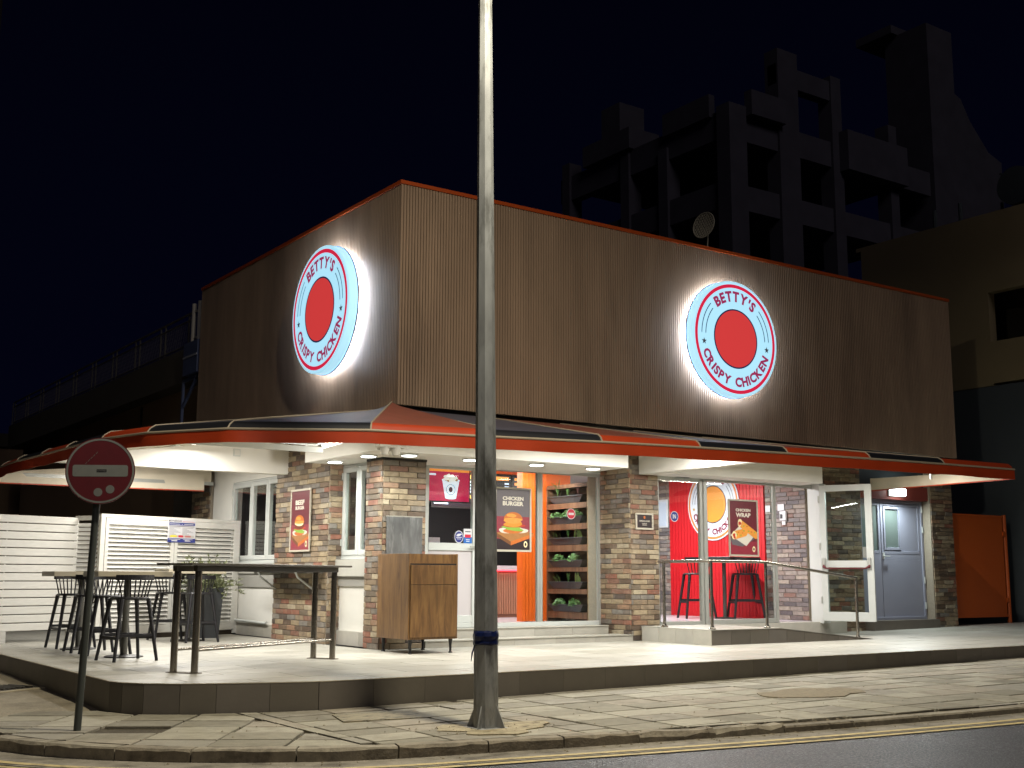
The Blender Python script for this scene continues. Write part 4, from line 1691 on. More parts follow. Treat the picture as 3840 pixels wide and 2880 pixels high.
ceil_light(11.7, 16.3, 0.6, 0.6, 170, (1, 0.97, 0.93), 'square ceiling light behind the corner glass doors')
ceil_light(11.6, 18.2, 0.6, 0.6, 90, (1, 0.95, 0.9), 'square ceiling light above the ribbed service counter')
ceil_light(15.2, 16.6, 0.6, 0.6, 170, (1, 0.98, 0.98), 'square ceiling light before the red panelled wall')
ceil_light(15.0, 18.4, 0.6, 0.6, 110, (1, 0.98, 0.98), 'square ceiling light deep inside the right entrance')

# ================================================================ round illuminated signs
M_face = mat('sign_face_glow', (0.42, 0.72, 0.85, 1), 0.3, emit=1.0, emit_col=(0.40, 0.74, 0.92, 1))
M_rim = mat('sign_rim_glow', (0.45, 0.75, 0.85, 1), 0.3, emit=0.85, emit_col=(0.46, 0.82, 1.0, 1))
M_sred = mat('sign_ring_glow', (0.6, 0.02, 0.06, 1), 0.3, emit=0.75, emit_col=(0.78, 0.02, 0.07, 1))
M_slet = mat('sign_letter_glow', (0.35, 0.03, 0.12, 1), 0.3, emit=0.5, emit_col=(0.55, 0.05, 0.17, 1))
M_snavy = mat('sign_navy', (0.02, 0.03, 0.1, 1), 0.3, emit=0.12, emit_col=(0.05, 0.12, 0.4, 1))
M_sgrey = mat('sign_grey', (0.1, 0.12, 0.16, 1), 0.3, emit=0.12, emit_col=(0.3, 0.34, 0.42, 1))
M_sdisc = mat('sign_disc_red', (0.6, 0.04, 0.04, 1), 0.3, emit=0.7, emit_col=(0.8, 0.06, 0.06, 1))
M_swhite = mat('sign_white_glow', (0.8, 0.9, 0.95, 1), 0.3, emit=1.0, emit_col=(0.85, 0.95, 1.0, 1))
M_halo = mat('halo_led', (1, 1, 1, 1), 0.4, emit=140.0, emit_col=(0.86, 0.88, 1.0, 1))
M_backtin = mat('sign_back_tin', '#565b72', 0.5)


def roundel(S, R, n0, mats):
    """ring, lettering, arcs, stars and a plain medallion; the figure in the middle is left out"""
    red, let, navy, grey, disc, white = mats
    S.ring(0, 0, 0.885 * R, 0.945 * R, n0, red, 72)
    S.arc_text("BETTY'S", 0, 0, 0.735 * R, math.radians(90), 0.185 * R, n0, let, 0.05, span=80)
    S.arc_text('CRISPY CHICKEN', 0, 0, 0.745 * R, math.radians(-90), 0.165 * R, n0, let, 0.05, bottom=True, span=143)
    for s_ in (0, 1):
        for r_, lo, hi in ((0.79, 136, 178), (0.70, 138, 178)):
            a0, a1 = (lo, hi) if s_ == 0 else (180 - hi, 180 - lo)
            S.ring(0, 0, (r_ - 0.008) * R, (r_ + 0.008) * R, n0, navy, 20, math.radians(a0), math.radians(a1))
    S.star(-0.74 * R, -0.115 * R, 0.062 * R, n0, grey)
    S.star(0.74 * R, -0.115 * R, 0.062 * R, n0, grey)
    S.ell(0, 0, 0.515 * R, 0.515 * R, n0, navy, 56)
    S.ell(0, 0, 0.49 * R, 0.49 * R, n0 + 0.0015, disc, 56)


def round_sign(c, U, N, label):
    """c: centre of the front face"""
    t = thing('round_sign', c, label, 'sign', 'round illuminated signs on the upper facade')
    U, N, V = Vector(U), Vector(N), Vector((0, 0, 1))
    R, dep = 1.02, 0.14
    c = Vector(c)
    n = 72
    pt_ = lambda a, r, d: c + (U * math.cos(a) + V * math.sin(a)) * r - N * d
    mb = MB()
    prof_ = [(R - 0.02, 0.0), (R, 0.012), (R, dep)]
    vs = [pt_(2 * math.pi * i / n, r_, d_) for r_, d_ in prof_ for i in range(n)]
    fs = [(j * n + i, j * n + (i + 1) % n, (j + 1) * n + (i + 1) % n, (j + 1) * n + i) for j in range(2) for i in range(n)]
    mb.mesh(vs, fs)
    mb.build('rim', M_rim, t, smooth=True)
    mb = MB()
    mb.face([pt_(2 * math.pi * i / n, R - 0.02, 0.0) for i in range(n)])
    mb.build('face', M_face, t)
    mb = MB()
    mb.mesh([pt_(2 * math.pi * i / n, r_, d_) for r_, d_ in ((R + 0.010, dep), (R + 0.012, dep + 0.025), (R - 0.06, dep + 0.026)) for i in range(n)],
            [(j * n + i, j * n + (i + 1) % n, (j + 1) * n + (i + 1) % n, (j + 1) * n + i) for j in range(2) for i in range(n)])
    mb.build('back_tray', M_backtin, t)
    mb = MB()
    mb.mesh([pt_(2 * math.pi * i / n, r_, dep + 0.028) for r_ in (R - 0.27, R - 0.17) for i in range(n)],
            [(i, (i + 1) % n, n + (i + 1) % n, n + i) for i in range(n)])
    mb.build('halo_light', M_halo, t)
    S = Sheet(c, U, V, N)
    roundel(S, 1.02, 0.002, (0, 1, 2, 3, 4, 5))
    S.build('lettering', [M_sred, M_slet, M_snavy, M_sgrey, M_sdisc, M_swhite], t)
    return t


round_sign((7.925, 16.75, 5.14), (0, -1, 0), (-1, 0, 0), 'round glowing sign on the lane side facade, left of the corner')
round_sign((14.71, 14.405, 5.085), (1, 0, 0), (0, -1, 0), 'round glowing sign on the street facade, right of the lamp post')

# ================================================================ posters and notices
P_cols = dict(bg1='#65262f', bg2='#85303c', white='#d9d3c4', bun='#b9652a', bun2='#d8913f', patty='#6a2e17', chick='#c9852f', lett='#7fa23c', tom='#b23a22', wood='#9a6a3c', wood2='#6d4527',
              paper='#c9c2b5', dark='#2a2022', grey='#625c60', cream='#e3d3a6')
PM = {k: mat('print_' + k, v, 0.35, var=0.08 if k in ('bun', 'bun2', 'wood', 'chick', 'bg1', 'bg2', 'patty') else 0.0, vscale=22) for k, v in P_cols.items()}
pk = list(P_cols)
PI_ = {k: i for i, k in enumerate(pk)}
PML = [PM[k] for k in pk]


def poster(name, label, org, U, N, w, h, draw, frame=0.03, bg='bg1'):
    t = thing(name, org, label, 'poster', None)
    U, N, V = Vector(U), Vector(N), Vector((0, 0, 1))
    S = Sheet(org, U, V, N)
    mb = MB()
    f = frame

    def fb(u0, v0, u1, v1, n0, n1):
        vs = [S.p(u, v, n) for n in (n0, n1) for u, v in ((u0, v0), (u1, v0), (u1, v1), (u0, v1))]
        mb.mesh(vs, [(0, 3, 2, 1), (4, 5, 6, 7), (0, 1, 5, 4), (1, 2, 6, 5), (2, 3, 7, 6), (3, 0, 4, 7)])

    fb(0, 0, w, f, 0.0, 0.022)
    fb(0, h - f, w, h, 0.0, 0.022)
    fb(0, f, f, h - f, 0.0, 0.022)
    fb(w - f, f, w, h - f, 0.0, 0.022)
    mb.build('frame', mat('poster_frame', '#bdb6a6', 0.35, metal=0.2), t, bevel=0.003)
    mb = MB()
    vs = [S.p(u, v, n) for n in (0.0, 0.010) for u, v in ((f, f), (w - f, f), (w - f, h - f), (f, h - f))]
    mb.mesh(vs, [(0, 3, 2, 1), (4, 5, 6, 7), (0, 1, 5, 4), (1, 2, 6, 5), (2, 3, 7, 6), (3, 0, 4, 7)])
    mb.build('backing', PM[bg], t)
    draw(S)
    S.build('print', PML, t)
    return t


def burger(S, cu, cv, s, n, chicken):
    P = PI_
    S.blob(cu, cv - 0.20 * s, 0.60 * s, 0.13 * s, n + 0.0012, P['paper'], amp=0.2, seed=3)
    S.poly([(cu - 0.75 * s, cv - 0.30 * s), (cu - 0.1 * s, cv - 0.62 * s), (cu + 0.95 * s, cv - 0.30 * s), (cu + 0.3 * s, cv - 0.14 * s)], n + 0.0006, P['wood'])
    S.poly([(cu - 0.75 * s, cv - 0.30 * s), (cu - 0.1 * s, cv - 0.62 * s), (cu - 0.1 * s, cv - 0.76 * s), (cu - 0.75 * s, cv - 0.44 * s)], n + 0.0007, P['wood2'])
    S.poly([(cu - 0.1 * s, cv - 0.62 * s), (cu + 0.95 * s, cv - 0.30 * s), (cu + 0.95 * s, cv - 0.42 * s), (cu - 0.1 * s, cv - 0.76 * s)], n + 0.0008, P['bun'])
    S.blob(cu, cv - 0.22 * s, 0.43 * s, 0.10 * s, n + 0.0018, P['bun'], amp=0.05, seed=1)
    S.blob(cu, cv - 0.12 * s, 0.50 * s, 0.09 * s, n + 0.0024, P['lett'], k=40, amp=0.28, seed=5)
    S.blob(cu + 0.04 * s, cv - 0.03 * s, 0.44 * s, 0.07 * s, n + 0.0030, P['tom'], amp=0.15, seed=8)
    S.blob(cu, cv + 0.05 * s, 0.46 * s, 0.12 * s, n + 0.0036, P['chick' if chicken else 'patty'], k=40, amp=0.14, seed=6)
    S.blob(cu - 0.05 * s, cv + 0.12 * s, 0.36 * s, 0.07 * s, n + 0.0040, P['cream' if not chicken else 'bun2'], amp=0.35, seed=9)
    S.ell(cu, cv + 0.20 * s, 0.43 * s, 0.28 * s, n + 0.0046, P['bun'], a0=0.0, a1=math.pi)
    S.ell(cu, cv + 0.20 * s, 0.43 * s, 0.06 * s, n + 0.0050, P['bun2'])
    S.blob(cu - 0.08 * s, cv + 0.35 * s, 0.22 * s, 0.07 * s, n + 0.0054, P['bun2'], amp=0.15, seed=12)


def medal(S, cu, cv, r, n):
    S.ell(cu, cv, r * 0.72, r, n, PI_['cream'])
    S.ell(cu, cv, r * 0.36, r * 0.5, n + 0.0006, PI_['dark'])


def draw_beef(S):
    w, h = 0.73, 0.98
    S.rect(0.03, 0.03, w - 0.03, 0.42, 0.0104, PI_['bg2'])
    S.text('BEEF', w / 2 - 0.03, 0.77, 0.32, 0.075, 0.012, PI_['white'], 0.045)
    S.text('BURGER', w / 2 - 0.03, 0.685, 0.32, 0.055, 0.012, PI_['white'], 0.045)
    burger(S, w / 2 - 0.02, 0.38, 0.40, 0.0105, False)
    medal(S, 0.60, 0.12, 0.05, 0.0135)


def draw_cburger(S):
    w, h = 0.70, 1.01
    S.rect(0.03, 0.55, w - 0.03, h - 0.03, 0.0103, PI_['grey'])
    S.rect(0.03, 0.03, w - 0.03, 0.2, 0.0104, PI_['dark'])
    S.text('CHICKEN', w / 2, 0.835, 0.40, 0.06, 0.012, PI_['white'], 0.045)
    S.text('BURGER', w / 2, 0.755, 0.40, 0.07, 0.012, PI_['white'], 0.045)
    burger(S, w / 2, 0.42, 0.42, 0.0105, True)
    medal(S, 0.59, 0.12, 0.05, 0.0135)


def draw_wrap(S):
    w, h = 0.72, 0.985
    P = PI_
    S.rect(0.03, 0.03, w - 0.03, 0.26, 0.0103, P['bg2'])
    S.text('CHICKEN', w / 2, 0.80, 0.36, 0.05, 0.012, P['white'], 0.045)
    S.text('WRAP', w / 2, 0.715, 0.36, 0.075, 0.012, P['white'], 0.045)
    S.poly([(0.04, 0.30), (0.08, 0.20), (0.33, 0.17), (0.62, 0.30), (0.66, 0.42), (0.3, 0.46)], 0.0106, P['grey'])
    S.poly([(0.04, 0.36), (0.42, 0.18), (0.62, 0.36), (0.28, 0.54)], 0.0112, P['paper'])
    for (a, b, rw, sd) in (((0.27, 0.58), (0.66, 0.37), 0.062, 2), ((0.13, 0.36), (0.40, 0.42), 0.07, 4)):
        d = (Vector(b) - Vector(a))
        nrm = Vector((-d.y, d.x)).normalized() * rw
        a_, b_ = Vector(a), Vector(b)
        S.poly([tuple(a_ - nrm), tuple(b_ - nrm), tuple(b_ + nrm), tuple(a_ + nrm)], 0.0120 + sd * 0.0004, P['bun2'])
        S.blob(b_.x, b_.y, rw * 0.8, rw, 0.0122 + sd * 0.0004, P['bun2'], amp=0.05, seed=sd)
        S.blob(a_.x, a_.y, rw * 0.8, rw * 1.05, 0.0124 + sd * 0.0004, P['cream'], amp=0.12, seed=sd)
        S.blob(a_.x, a_.y - 0.01, rw * 0.5, rw * 0.6, 0.0127 + sd * 0.0004, P['tom'], amp=0.3, seed=sd + 1)
        for q in range(5):
            c = a_.lerp(b_, 0.25 + q * 0.16) + nrm * (0.5 * math.sin(q * 2.1))
            S.blob(c.x, c.y, 0.016, 0.012, 0.0130 + sd * 0.0004, P['bun' if q % 2 else 'lett'], amp=0.3, seed=q)
    medal(S, 0.60, 0.13, 0.05, 0.0135)


poster('poster', 'framed BEEF BURGER poster on the wide brick pier', (7.968, 17.64, 1.372), (0, -1, 0), (-1, 0, 0), 0.73, 0.98, draw_beef)
poster('poster', 'framed CHICKEN BURGER poster on the corner glazing beside the lamp post', (10.42, 15.494, 1.388), (1, 0, 0), (0, -1, 0), 0.70, 1.01, draw_cburger, bg='bg2')
poster('poster', 'framed CHICKEN WRAP poster on the glass before the red wall', (14.815, 14.81, 1.362), (1, 0, 0), (0, -1, 0), 0.72, 0.985, draw_wrap)


def draw_hours(S):
    S.ell(0.19, 0.2, 0.02, 0.026, 0.0115, PI_['bun'])
    S.text('OPENING HOURS', 0.19, 0.14, 0.22, 0.022, 0.0115, PI_['white'], 0.02)
    S.text('EVERYDAY', 0.19, 0.10, 0.10, 0.014, 0.0115, PI_['white'], 0.01)
    S.rect(0.14, 0.072, 0.24, 0.080, 0.0115, PI_['paper'])


poster('hours_plaque', 'small framed black OPENING HOURS plaque on the brick pillar', (12.69, 14.778, 1.765), (1, 0, 0), (0, -1, 0), 0.375, 0.268, draw_hours, 0.028, 'dark')

# stickers on glass
def sticker(name, label, org, U, N, draw, mats):
    t = thing(name, org, label, 'sticker')
    S = Sheet(org, U, (0, 0, 1), N)
    draw(S)
    S.build('print', mats, t)
    return t


M_stblue = mat('sticker_blue', '#24307a', 0.4)
M_stred = mat('sticker_red', '#b81f36', 0.4)
M_stwhite = mat('sticker_white', '#c9c9cc', 0.4)
M_stcyan = mat('sticker_cyan', '#1f62ad', 0.4)


def dr_in(S):
    S.ell(0, 0, 0.088, 0.088, 0.0, 0, 36)
    S.ell(0, 0, 0.078, 0.078, 0.0008, 1, 36)
    S.text('IN', 0, 0, 0.072, 0.072, 0.0016, 0, 0.03)


sticker('round_sticker', 'round blue IN sticker on the right entrance glass', (13.60, 14.838, 2.005), (1, 0, 0), (0, -1, 0), dr_in, [M_stwhite, M_stblue])


def dr_no(S):
    S.ell(0, 0, 0.088, 0.088, 0.0, 0, 36)
    S.ell(0, 0, 0.078, 0.078, 0.0008, 1, 36)
    S.rect(-0.055, -0.018, 0.055, 0.018, 0.0016, 0)


sticker('round_sticker', 'round red no entry sticker on the glass before the plant shelf', (11.94, 15.503, 2.02), (1, 0, 0), (0, -1, 0), dr_no, [M_stwhite, M_stred])


def dr_del(S):
    S.ell(0, 0, 0.08, 0.095, 0.0, 0, 32)
    S.ell(0, 0, 0.07, 0.084, 0.0008, 1, 32)
    S.blob(0, 0.03, 0.045, 0.018, 0.0016, 0, amp=0.3, seed=2)
    S.rect(-0.05, -0.012, 0.05, -0.002, 0.0016, 0)
    S.rect(-0.04, -0.035, 0.04, -0.028, 0.0016, 0)


sticker('round_sticker', 'round navy sticker low on the corner glass door', (9.775, 15.5, 1.60), (1, 0, 0), (0, -1, 0), dr_del, [M_stwhite, M_stblue])


def dr_card(S):
    S.rect(-0.075, -0.11, 0.075, 0.11, 0.0, 0)
    S.rect(-0.075, -0.11, 0.075, -0.015, 0.0008, 2)
    S.rect(-0.055, -0.025, 0.055, 0.025, 0.0014, 1)
    S.rect(-0.05, 0.06, 0.05, 0.075, 0.0012, 3)
    S.rect(-0.035, -0.06, 0.035, -0.05, 0.0014, 0)
    S.rect(-0.03, -0.085, 0.03, -0.075, 0.0014, 0)


sticker('card_sticker', 'white and blue card sticker at the handle of the corner glass door', (9.935, 15.499, 1.615), (1, 0, 0), (0, -1, 0), dr_card, [M_stwhite, M_stred, M_stcyan, M_postgrey])

# slate board on the corner pier
sb = thing('slate_board', (8.4, 14.77, 1.3), 'smudged grey slate menu board fixed to the corner pier', 'board')
MB().box(8.11, 14.755, 1.20, 8.69, 14.772, 1.83).build('slate', M_slate, sb, bevel=0.003)
mb = MB().box(8.10, 14.757, 1.83, 8.70, 14.772, 1.845)
mb.build('top_strip', mat('board_strip', '#8c867a', 0.5), sb)

# electrical bits on the white beam
eb = thing('socket_box', (7.1, 17.85, 2.9), 'small beige socket cover on the white awning beam', 'socket')
MB().box(7.04, 17.84, 2.86, 7.16, 17.859, 2.98).build('plate', M_alu, eb, bevel=0.004)
MB().box(7.06, 17.832, 2.88, 7.14, 17.84, 2.96).build('cover', M_slat_w, eb)

# ================================================================ inside
tv = thing('wall_screen', (9.64, 15.75, 2.2), 'lit red screen showing a white bucket, hung behind the glass door', 'screen')
MB().box(9.22, 15.70, 2.13, 10.10, 15.74, 2.66).build('casing', M_black, tv)
S = Sheet((9.24, 15.698, 2.15), (1, 0, 0), (0, 0, 1), (0, -1, 0))
M_tvred = mat('screen_red', (0.5, 0.01, 0.06, 1), 0.3, emit=0.55, emit_col=(0.62, 0.012, 0.09, 1), var=0.2, vscale=6)
M_tvor = mat('screen_orange', (0.9, 0.3, 0.05, 1), 0.3, emit=0.8)
M_tvwh = mat('screen_white', (0.8, 0.85, 0.95, 1), 0.3, emit=0.75, emit_col=(0.75, 0.82, 1.0, 1))
M_tvpop = mat('screen_popcorn', (0.75, 0.7, 0.6, 1), 0.3, emit=0.7, emit_col=(0.9, 0.86, 0.78, 1))
M_tvbrn = mat('screen_brown', (0.45, 0.2, 0.08, 1), 0.3, emit=0.4)
M_tvdk = mat('screen_dark', (0.1, 0.03, 0.06, 1), 0.3, emit=0.12)
S.rect(0, 0, 0.84, 0.49, 0.0, 0)
S.rect(0, 0.455, 0.84, 0.49, 0.0006, 1)
S.poly([(0.40, 0.05), (0.60, 0.05), (0.655, 0.32), (0.345, 0.32)], 0.0008, 2)
S.ell(0.5, 0.05, 0.10, 0.02, 0.0009, 2)
S.ell(0.5, 0.325, 0.165, 0.03, 0.0011, 2)
rp = random.Random(4)
for i in range(34):
    a_, r_ = rp.uniform(0, 6.28), rp.uniform(0, 1) ** 0.5
    S.blob(0.5 + 0.13 * r_ * math.cos(a_), 0.355 + 0.05 * r_ * math.sin(a_), 0.026, 0.022, 0.0014 + i * 0.00004, 3 if rp.random() < 0.8 else 4, k=10, amp=0.25, seed=i)
S.ring(0.5, 0.18, 0.075, 0.083, 0.0013, 5, 32)
S.ell(0.5, 0.18, 0.035, 0.042, 0.0013, 5)
S.rect(0.10, 0.39, 0.23, 0.42, 0.0008, 2)
S.build('picture', [M_tvred, M_tvor, M_tvwh, M_tvpop, M_tvbrn, M_tvdk], tv)

# service counter with ribbed front and red light strip
ct = thing('service_counter', (11.5, 19.1, 0.235), 'ribbed brown service counter with a glowing red strip under its pale top', 'counter')
MB().box(9.4, 19.05, 0.235, 13.9, 19.6, 1.13).build('carcass', mat('counter_brown', '#7d5440', 0.6), ct)
for i in range(112):
    x = 9.42 + i * 0.04
    MB().box(x, 19.02, 0.30, x + 0.026, 19.05, 1.08).build('rib', mat('counter_rib', '#9c6b52', 0.5), ct)
MB().box(9.35, 18.95, 1.13, 13.95, 19.65, 1.21).build('top', mat('counter_top', '#b9aeb4', 0.3), ct)
MB().box(9.42, 18.985, 1.108, 13.88, 19.012, 1.129).build('light_strip', mat('red_led', (1, 0.05, 0.06, 1), 0.4, emit=9.0, emit_col=(1.0, 0.03, 0.05, 1)), ct)
MB().box(9.3, 19.4, 0.235, 13.9, 19.402, 0.30).build('kick', M_dark, ct)
# pale side counter behind the glass door
sc2 = thing('side_counter', (9.7, 17.2, 0.235), 'white side counter seen through the corner glass door', 'counter')
MB().box(8.9, 17.0, 1.52, 10.35, 17.7, 1.64).build('top', mat('side_counter_top', '#b5a9ae', 0.35), sc2)
MB().box(8.9, 17.1, 0.235, 9.85, 17.65, 1.519).build('cabinet', mat('side_counter_body', '#a39ca4', 0.35), sc2)

# menu boards
mn = thing('menu_board', (12.6, 18.8, 2.65), 'black menu screens with orange bars hanging above the counter', 'menu board')
MB().box(11.2, 18.72, 2.25, 12.98, 18.76, 2.93).build('casing', M_black, mn)
MB().box(12.99, 18.72, 2.25, 13.9, 18.76, 2.93).build('casing', M_black, mn)
M_mo = mat('menu_orange', (0.9, 0.35, 0.08, 1), 0.4, emit=0.8, emit_col=(1.0, 0.42, 0.1, 1))
M_mw = mat('menu_white', (0.6, 0.75, 1.0, 1), 0.4, emit=0.8, emit_col=(0.55, 0.72, 1.0, 1))
M_mk = mat('menu_black', (0.01, 0.01, 0.015, 1), 0.3)
S = Sheet((11.2, 18.718, 2.25), (1, 0, 0), (0, 0, 1), (0, -1, 0))
S.rect(0.03, 0.03, 1.75, 0.65, 0, 2)
S.rect(1.82, 0.03, 2.67, 0.65, 0, 2)
for u0, u1 in ((0.06, 0.86), (0.92, 1.72)):
    S.rect(u0, 0.56, u1, 0.63, 0.0008, 0)
    S.text('MENU', (u0 + u1) / 2, 0.595, 0.12, 0.035, 0.0016, 2, 0.02) if False else None
    for q in range(4):
        S.rect(u0, 0.49 - q * 0.062, u0 + 0.2 + 0.1 * ((q * 7) % 3), 0.515 - q * 0.062, 0.0008, 1)
        S.rect(u1 - 0.10, 0.487 - q * 0.062, u1, 0.515 - q * 0.062, 0.0008, 1)
    S.rect(u0, 0.19, u1, 0.25, 0.0008, 0)
    for q in range(2):
        S.rect(u0, 0.13 - q * 0.06, u0 + 0.3, 0.15 - q * 0.06, 0.0008, 1)
for q, (u0, u1, v, k_) in enumerate(((1.85, 2.1, 0.59, 0), (1.85, 2.1, 0.5, 0), (1.85, 2.6, 0.39, 0), (1.85, 2.2, 0.31, 1), (1.85, 2.4, 0.26, 1), (1.85, 2.1, 0.2, 1), (1.85, 2.3, 0.12, 1))):
    S.rect(u0, v - 0.02, u1, v + (0.03 if k_ == 0 else 0.0), 0.0008, k_)
S.build('screen_print', [M_mo, M_mw, M_mk], mn)
of = thing('orange_bulkhead', (12.4, 18.9, 2.95), 'orange boarded bulkhead above the menu screens', 'panel')
for i in range(15):
    x = 9.4 + i * 0.30
    MB().box(x, 18.70, 2.935, x + 0.292, 18.80, 3.045).build('board', M_orange, of)
# orange ribbed end wall
ow = thing('orange_partition', (12.4, 17.2, 0.235), 'bright orange ribbed partition left of the plant shelf', 'panel')
MB().box(12.12, 17.16, 0.235, 13.2, 17.3, 3.04).build('core', M_orange, ow)
for i in range(8):
    x = 12.12 + i * 0.07
    MB().box(x + 0.003, 17.135, 0.24, x + 0.064, 17.16, 3.04).build('rib', M_orange, ow)

# plant shelf
ps = thing('plant_shelf', (12.8, 16.5, 0.235), 'tall wooden shelf wall of six planter niches behind the corner glass', 'shelf')
SX, SY0, SY1 = 12.64, 15.97, 17.10
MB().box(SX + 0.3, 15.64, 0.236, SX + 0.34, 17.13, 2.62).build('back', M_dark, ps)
MB().box(SX, 15.66, 0.236, SX + 0.3, SY0, 2.60).build('side_panel', M_oak_h, ps)
MB().box(SX, SY1, 0.236, SX + 0.3, SY1 + 0.03, 2.58).build('side_board', M_walnut2, ps)
bands = [(2.535, 2.60), (2.176, 2.270), (1.812, 1.912), (1.440, 1.548), (1.094, 1.165), (0.715, 0.796), (0.30, 0.41)]
for z0, z1 in bands:
    MB().box(SX - 0.004, SY0 + 0.001, z0, SX + 0.299, SY1 - 0.001, z1).build('shelf_board', M_walnut2, ps)


def tray_at(zb, i):
    """tapered trough with plants; each a thing on the shelf"""
    labels = ['top', 'second', 'third', 'fourth', 'fifth', 'lowest']
    t = thing('planter_tray', (SX + 0.1, 16.5, zb), 'charcoal planter trough on the %s shelf of the plant wall' % labels[i], 'planter', 'planter troughs on the wooden shelf')
    y0, y1 = 16.10, 17.03
    h = 0.115
    tp_ = [(SX - 0.05, y0 - 0.06, zb + h), (SX - 0.05, y1, zb + h), (SX + 0.16, y1, zb + h), (SX + 0.16, y0 - 0.06, zb + h)]
    bt = [(SX + 0.0, y0 + 0.08, zb), (SX + 0.0, y1 - 0.12, zb), (SX + 0.13, y1 - 0.12, zb), (SX + 0.13, y0 + 0.08, zb)]
    mb = MB()
    mb.mesh(tp_ + bt, [(0, 1, 5, 4), (1, 2, 6, 5), (2, 3, 7, 6), (3, 0, 4, 7), (4, 5, 6, 7)])
    mb.build('trough', M_pot, t)
    mb = MB()
    for a, b in zip(tp_, tp_[1:] + tp_[:1]):
        mb.bar(a, b, 0.016, 0.016)
    mb.build('rim', M_pot, t)
    mb = MB()
    mb.face([(p_[0], p_[1], zb + h - 0.02) for p_ in tp_])
    mb.build('soil', M_soil, t)
    return t


def blade(mb, base, d, L, w, bend, m=0, edge=None, n=6):
    """a leaf blade: base point, horizontal lean direction, length, width"""
    base, d = Vector(base), Vector(d)
    sd = Vector((-d.y, d.x, 0)).normalized()
    pl, pr = [], []
    p_ = base.copy()
    for i in range(n + 1):
        t = i / n
        ang = bend * t
        wv = w * (0.75 + 0.6 * t) * (1 - t ** 3) + 0.001
        pl.append(p_ - sd * wv / 2)
        pr.append(p_ + sd * wv / 2)
        p_ = p_ + (Vector((0, 0, 1)) * math.cos(ang) + d * math.sin(ang)) * (L / n)
    for i in range(n):
        if edge is not None:
            a, b, c, e = pl[i], pr[i], pr[i + 1], pl[i + 1]
            q = 0.2
            mb.face([a, a.lerp(b, q), e.lerp(c, q), e], edge)
            mb.face([a.lerp(b, q), a.lerp(b, 1 - q), e.lerp(c, 1 - q), e.lerp(c, q)], m)
            mb.face([a.lerp(b, 1 - q), b, c, e.lerp(c, 1 - q)], edge)
        else:
            mb.face([pl[i], pr[i], pr[i + 1], pl[i + 1]], m)


def leaf_ball(mb, c, r, n, rd, size=0.02, m=0):
    for i in range(n):
        v = Vector((rd.gauss(0, 1), rd.gauss(0, 1), rd.gauss(0, 1))).normalized() * r * (rd.random() ** 0.4)
        p_ = Vector(c) + Vector((v.x, v.y, abs(v.z) * 1.1))
        a = Vector((rd.gauss(0, 1), rd.gauss(0, 1), rd.gauss(0, 1))).normalized() * size
        b = a.orthogonal().normalized() * size * 0.55
        mb.face([p_ - a, p_ + b, p_ + a, p_ - b], m)


rdp = random.Random(9)
tz = [2.275, 1.917, 1.553, 1.170, 0.801, 0.415]
kinds = ['grass', 'bushy', 'snake', 'bushy2', 'snake2', 'bushy3']
names = [['long grassy plant spilling from the top trough', 'spiky dark plant in the top trough', 'pink leaved plant at the right of the top trough'],
         ['small leafy plant at the left of the second trough', 'small leafy plant behind the no entry sticker', 'small leafy plant at the right of the second trough'],
         ['yellow edged snake plant at the left of the third trough', 'grey green succulent clump in the third trough', 'yellow edged snake plant at the right of the third trough'],
         ['round leafy tuft at the left of the fourth trough', 'round leafy tuft at the right of the fourth trough'],
         ['yellow edged snake plant leaning left in the fifth trough', 'green rosette in the middle of the fifth trough', 'yellow edged snake plant leaning right in the fifth trough'],
         ['round leafy tuft at the left of the lowest trough', 'round leafy tuft at the right of the lowest trough']]
for i, zb in enumerate(tz):
    tray_at(zb, i)
    zt = zb + 0.10
    nm = names[i]
    ys = [16.86, 16.56, 16.28] if len(nm) == 3 else [16.78, 16.36]
    for jx, lb in enumerate(nm):
        c = (SX + 0.05, ys[jx], zt)
        pl_ = thing('potted_plant', c, lb, 'plant', 'small plants on the plant shelf')
        mb = MB()
        if 'grassy' in lb:
            for q in range(34):
                a_ = rdp.uniform(0, 6.28)
                blade(mb, c, (math.cos(a_) * 0.6 - 0.3, math.sin(a_), 0), rdp.uniform(0.25, 0.42), 0.012, rdp.uniform(1.0, 2.4))
            mb.build('leaves', [M_leaf_v], pl_)
        elif 'snake' in lb:
            lean = 0.55 if 'left' in lb else -0.55
            for q in range(6):
                blade(mb, (c[0] + rdp.uniform(-0.04, 0.04), c[1] + rdp.uniform(-0.07, 0.07), c[2] - 0.02), (rdp.uniform(-0.9, -0.4), lean * 1.3 + rdp.uniform(-0.3, 0.3), 0), rdp.uniform(0.15, 0.25), 0.03, rdp.uniform(0.7, 1.3), 0, 1)
            mb.build('leaves', [M_leaf_v, M_leaf_y], pl_)
        elif 'pink' in lb:
            for q in range(14):
                a_ = rdp.uniform(0, 6.28)
                blade(mb, (c[0], c[1], c[2] + 0.05), (math.cos(a_), math.sin(a_), 0), rdp.uniform(0.14, 0.22), 0.045, rdp.uniform(0.4, 1.9))
            mb.build('leaves', [M_leaf_p], pl_)
        elif 'rosette' in lb or 'spiky' in lb or 'clump' in lb:
            for q in range(22):
                a_ = rdp.uniform(0, 6.28)
                blade(mb, (c[0], c[1], c[2]), (math.cos(a_), math.sin(a_), 0), rdp.uniform(0.10, 0.2), 0.026, rdp.uniform(0.3, 1.3))
            mb.build('leaves', [M_leaf_v], pl_)
        else:
            leaf_ball(mb, (c[0] - 0.03, c[1], c[2]), 0.12, 300, rdp, 0.021)
            mb.build('leaves', [M_leaf_v], pl_)
for z, yy in ((1.455, 16.03), (1.098, 16.01)):
    pass

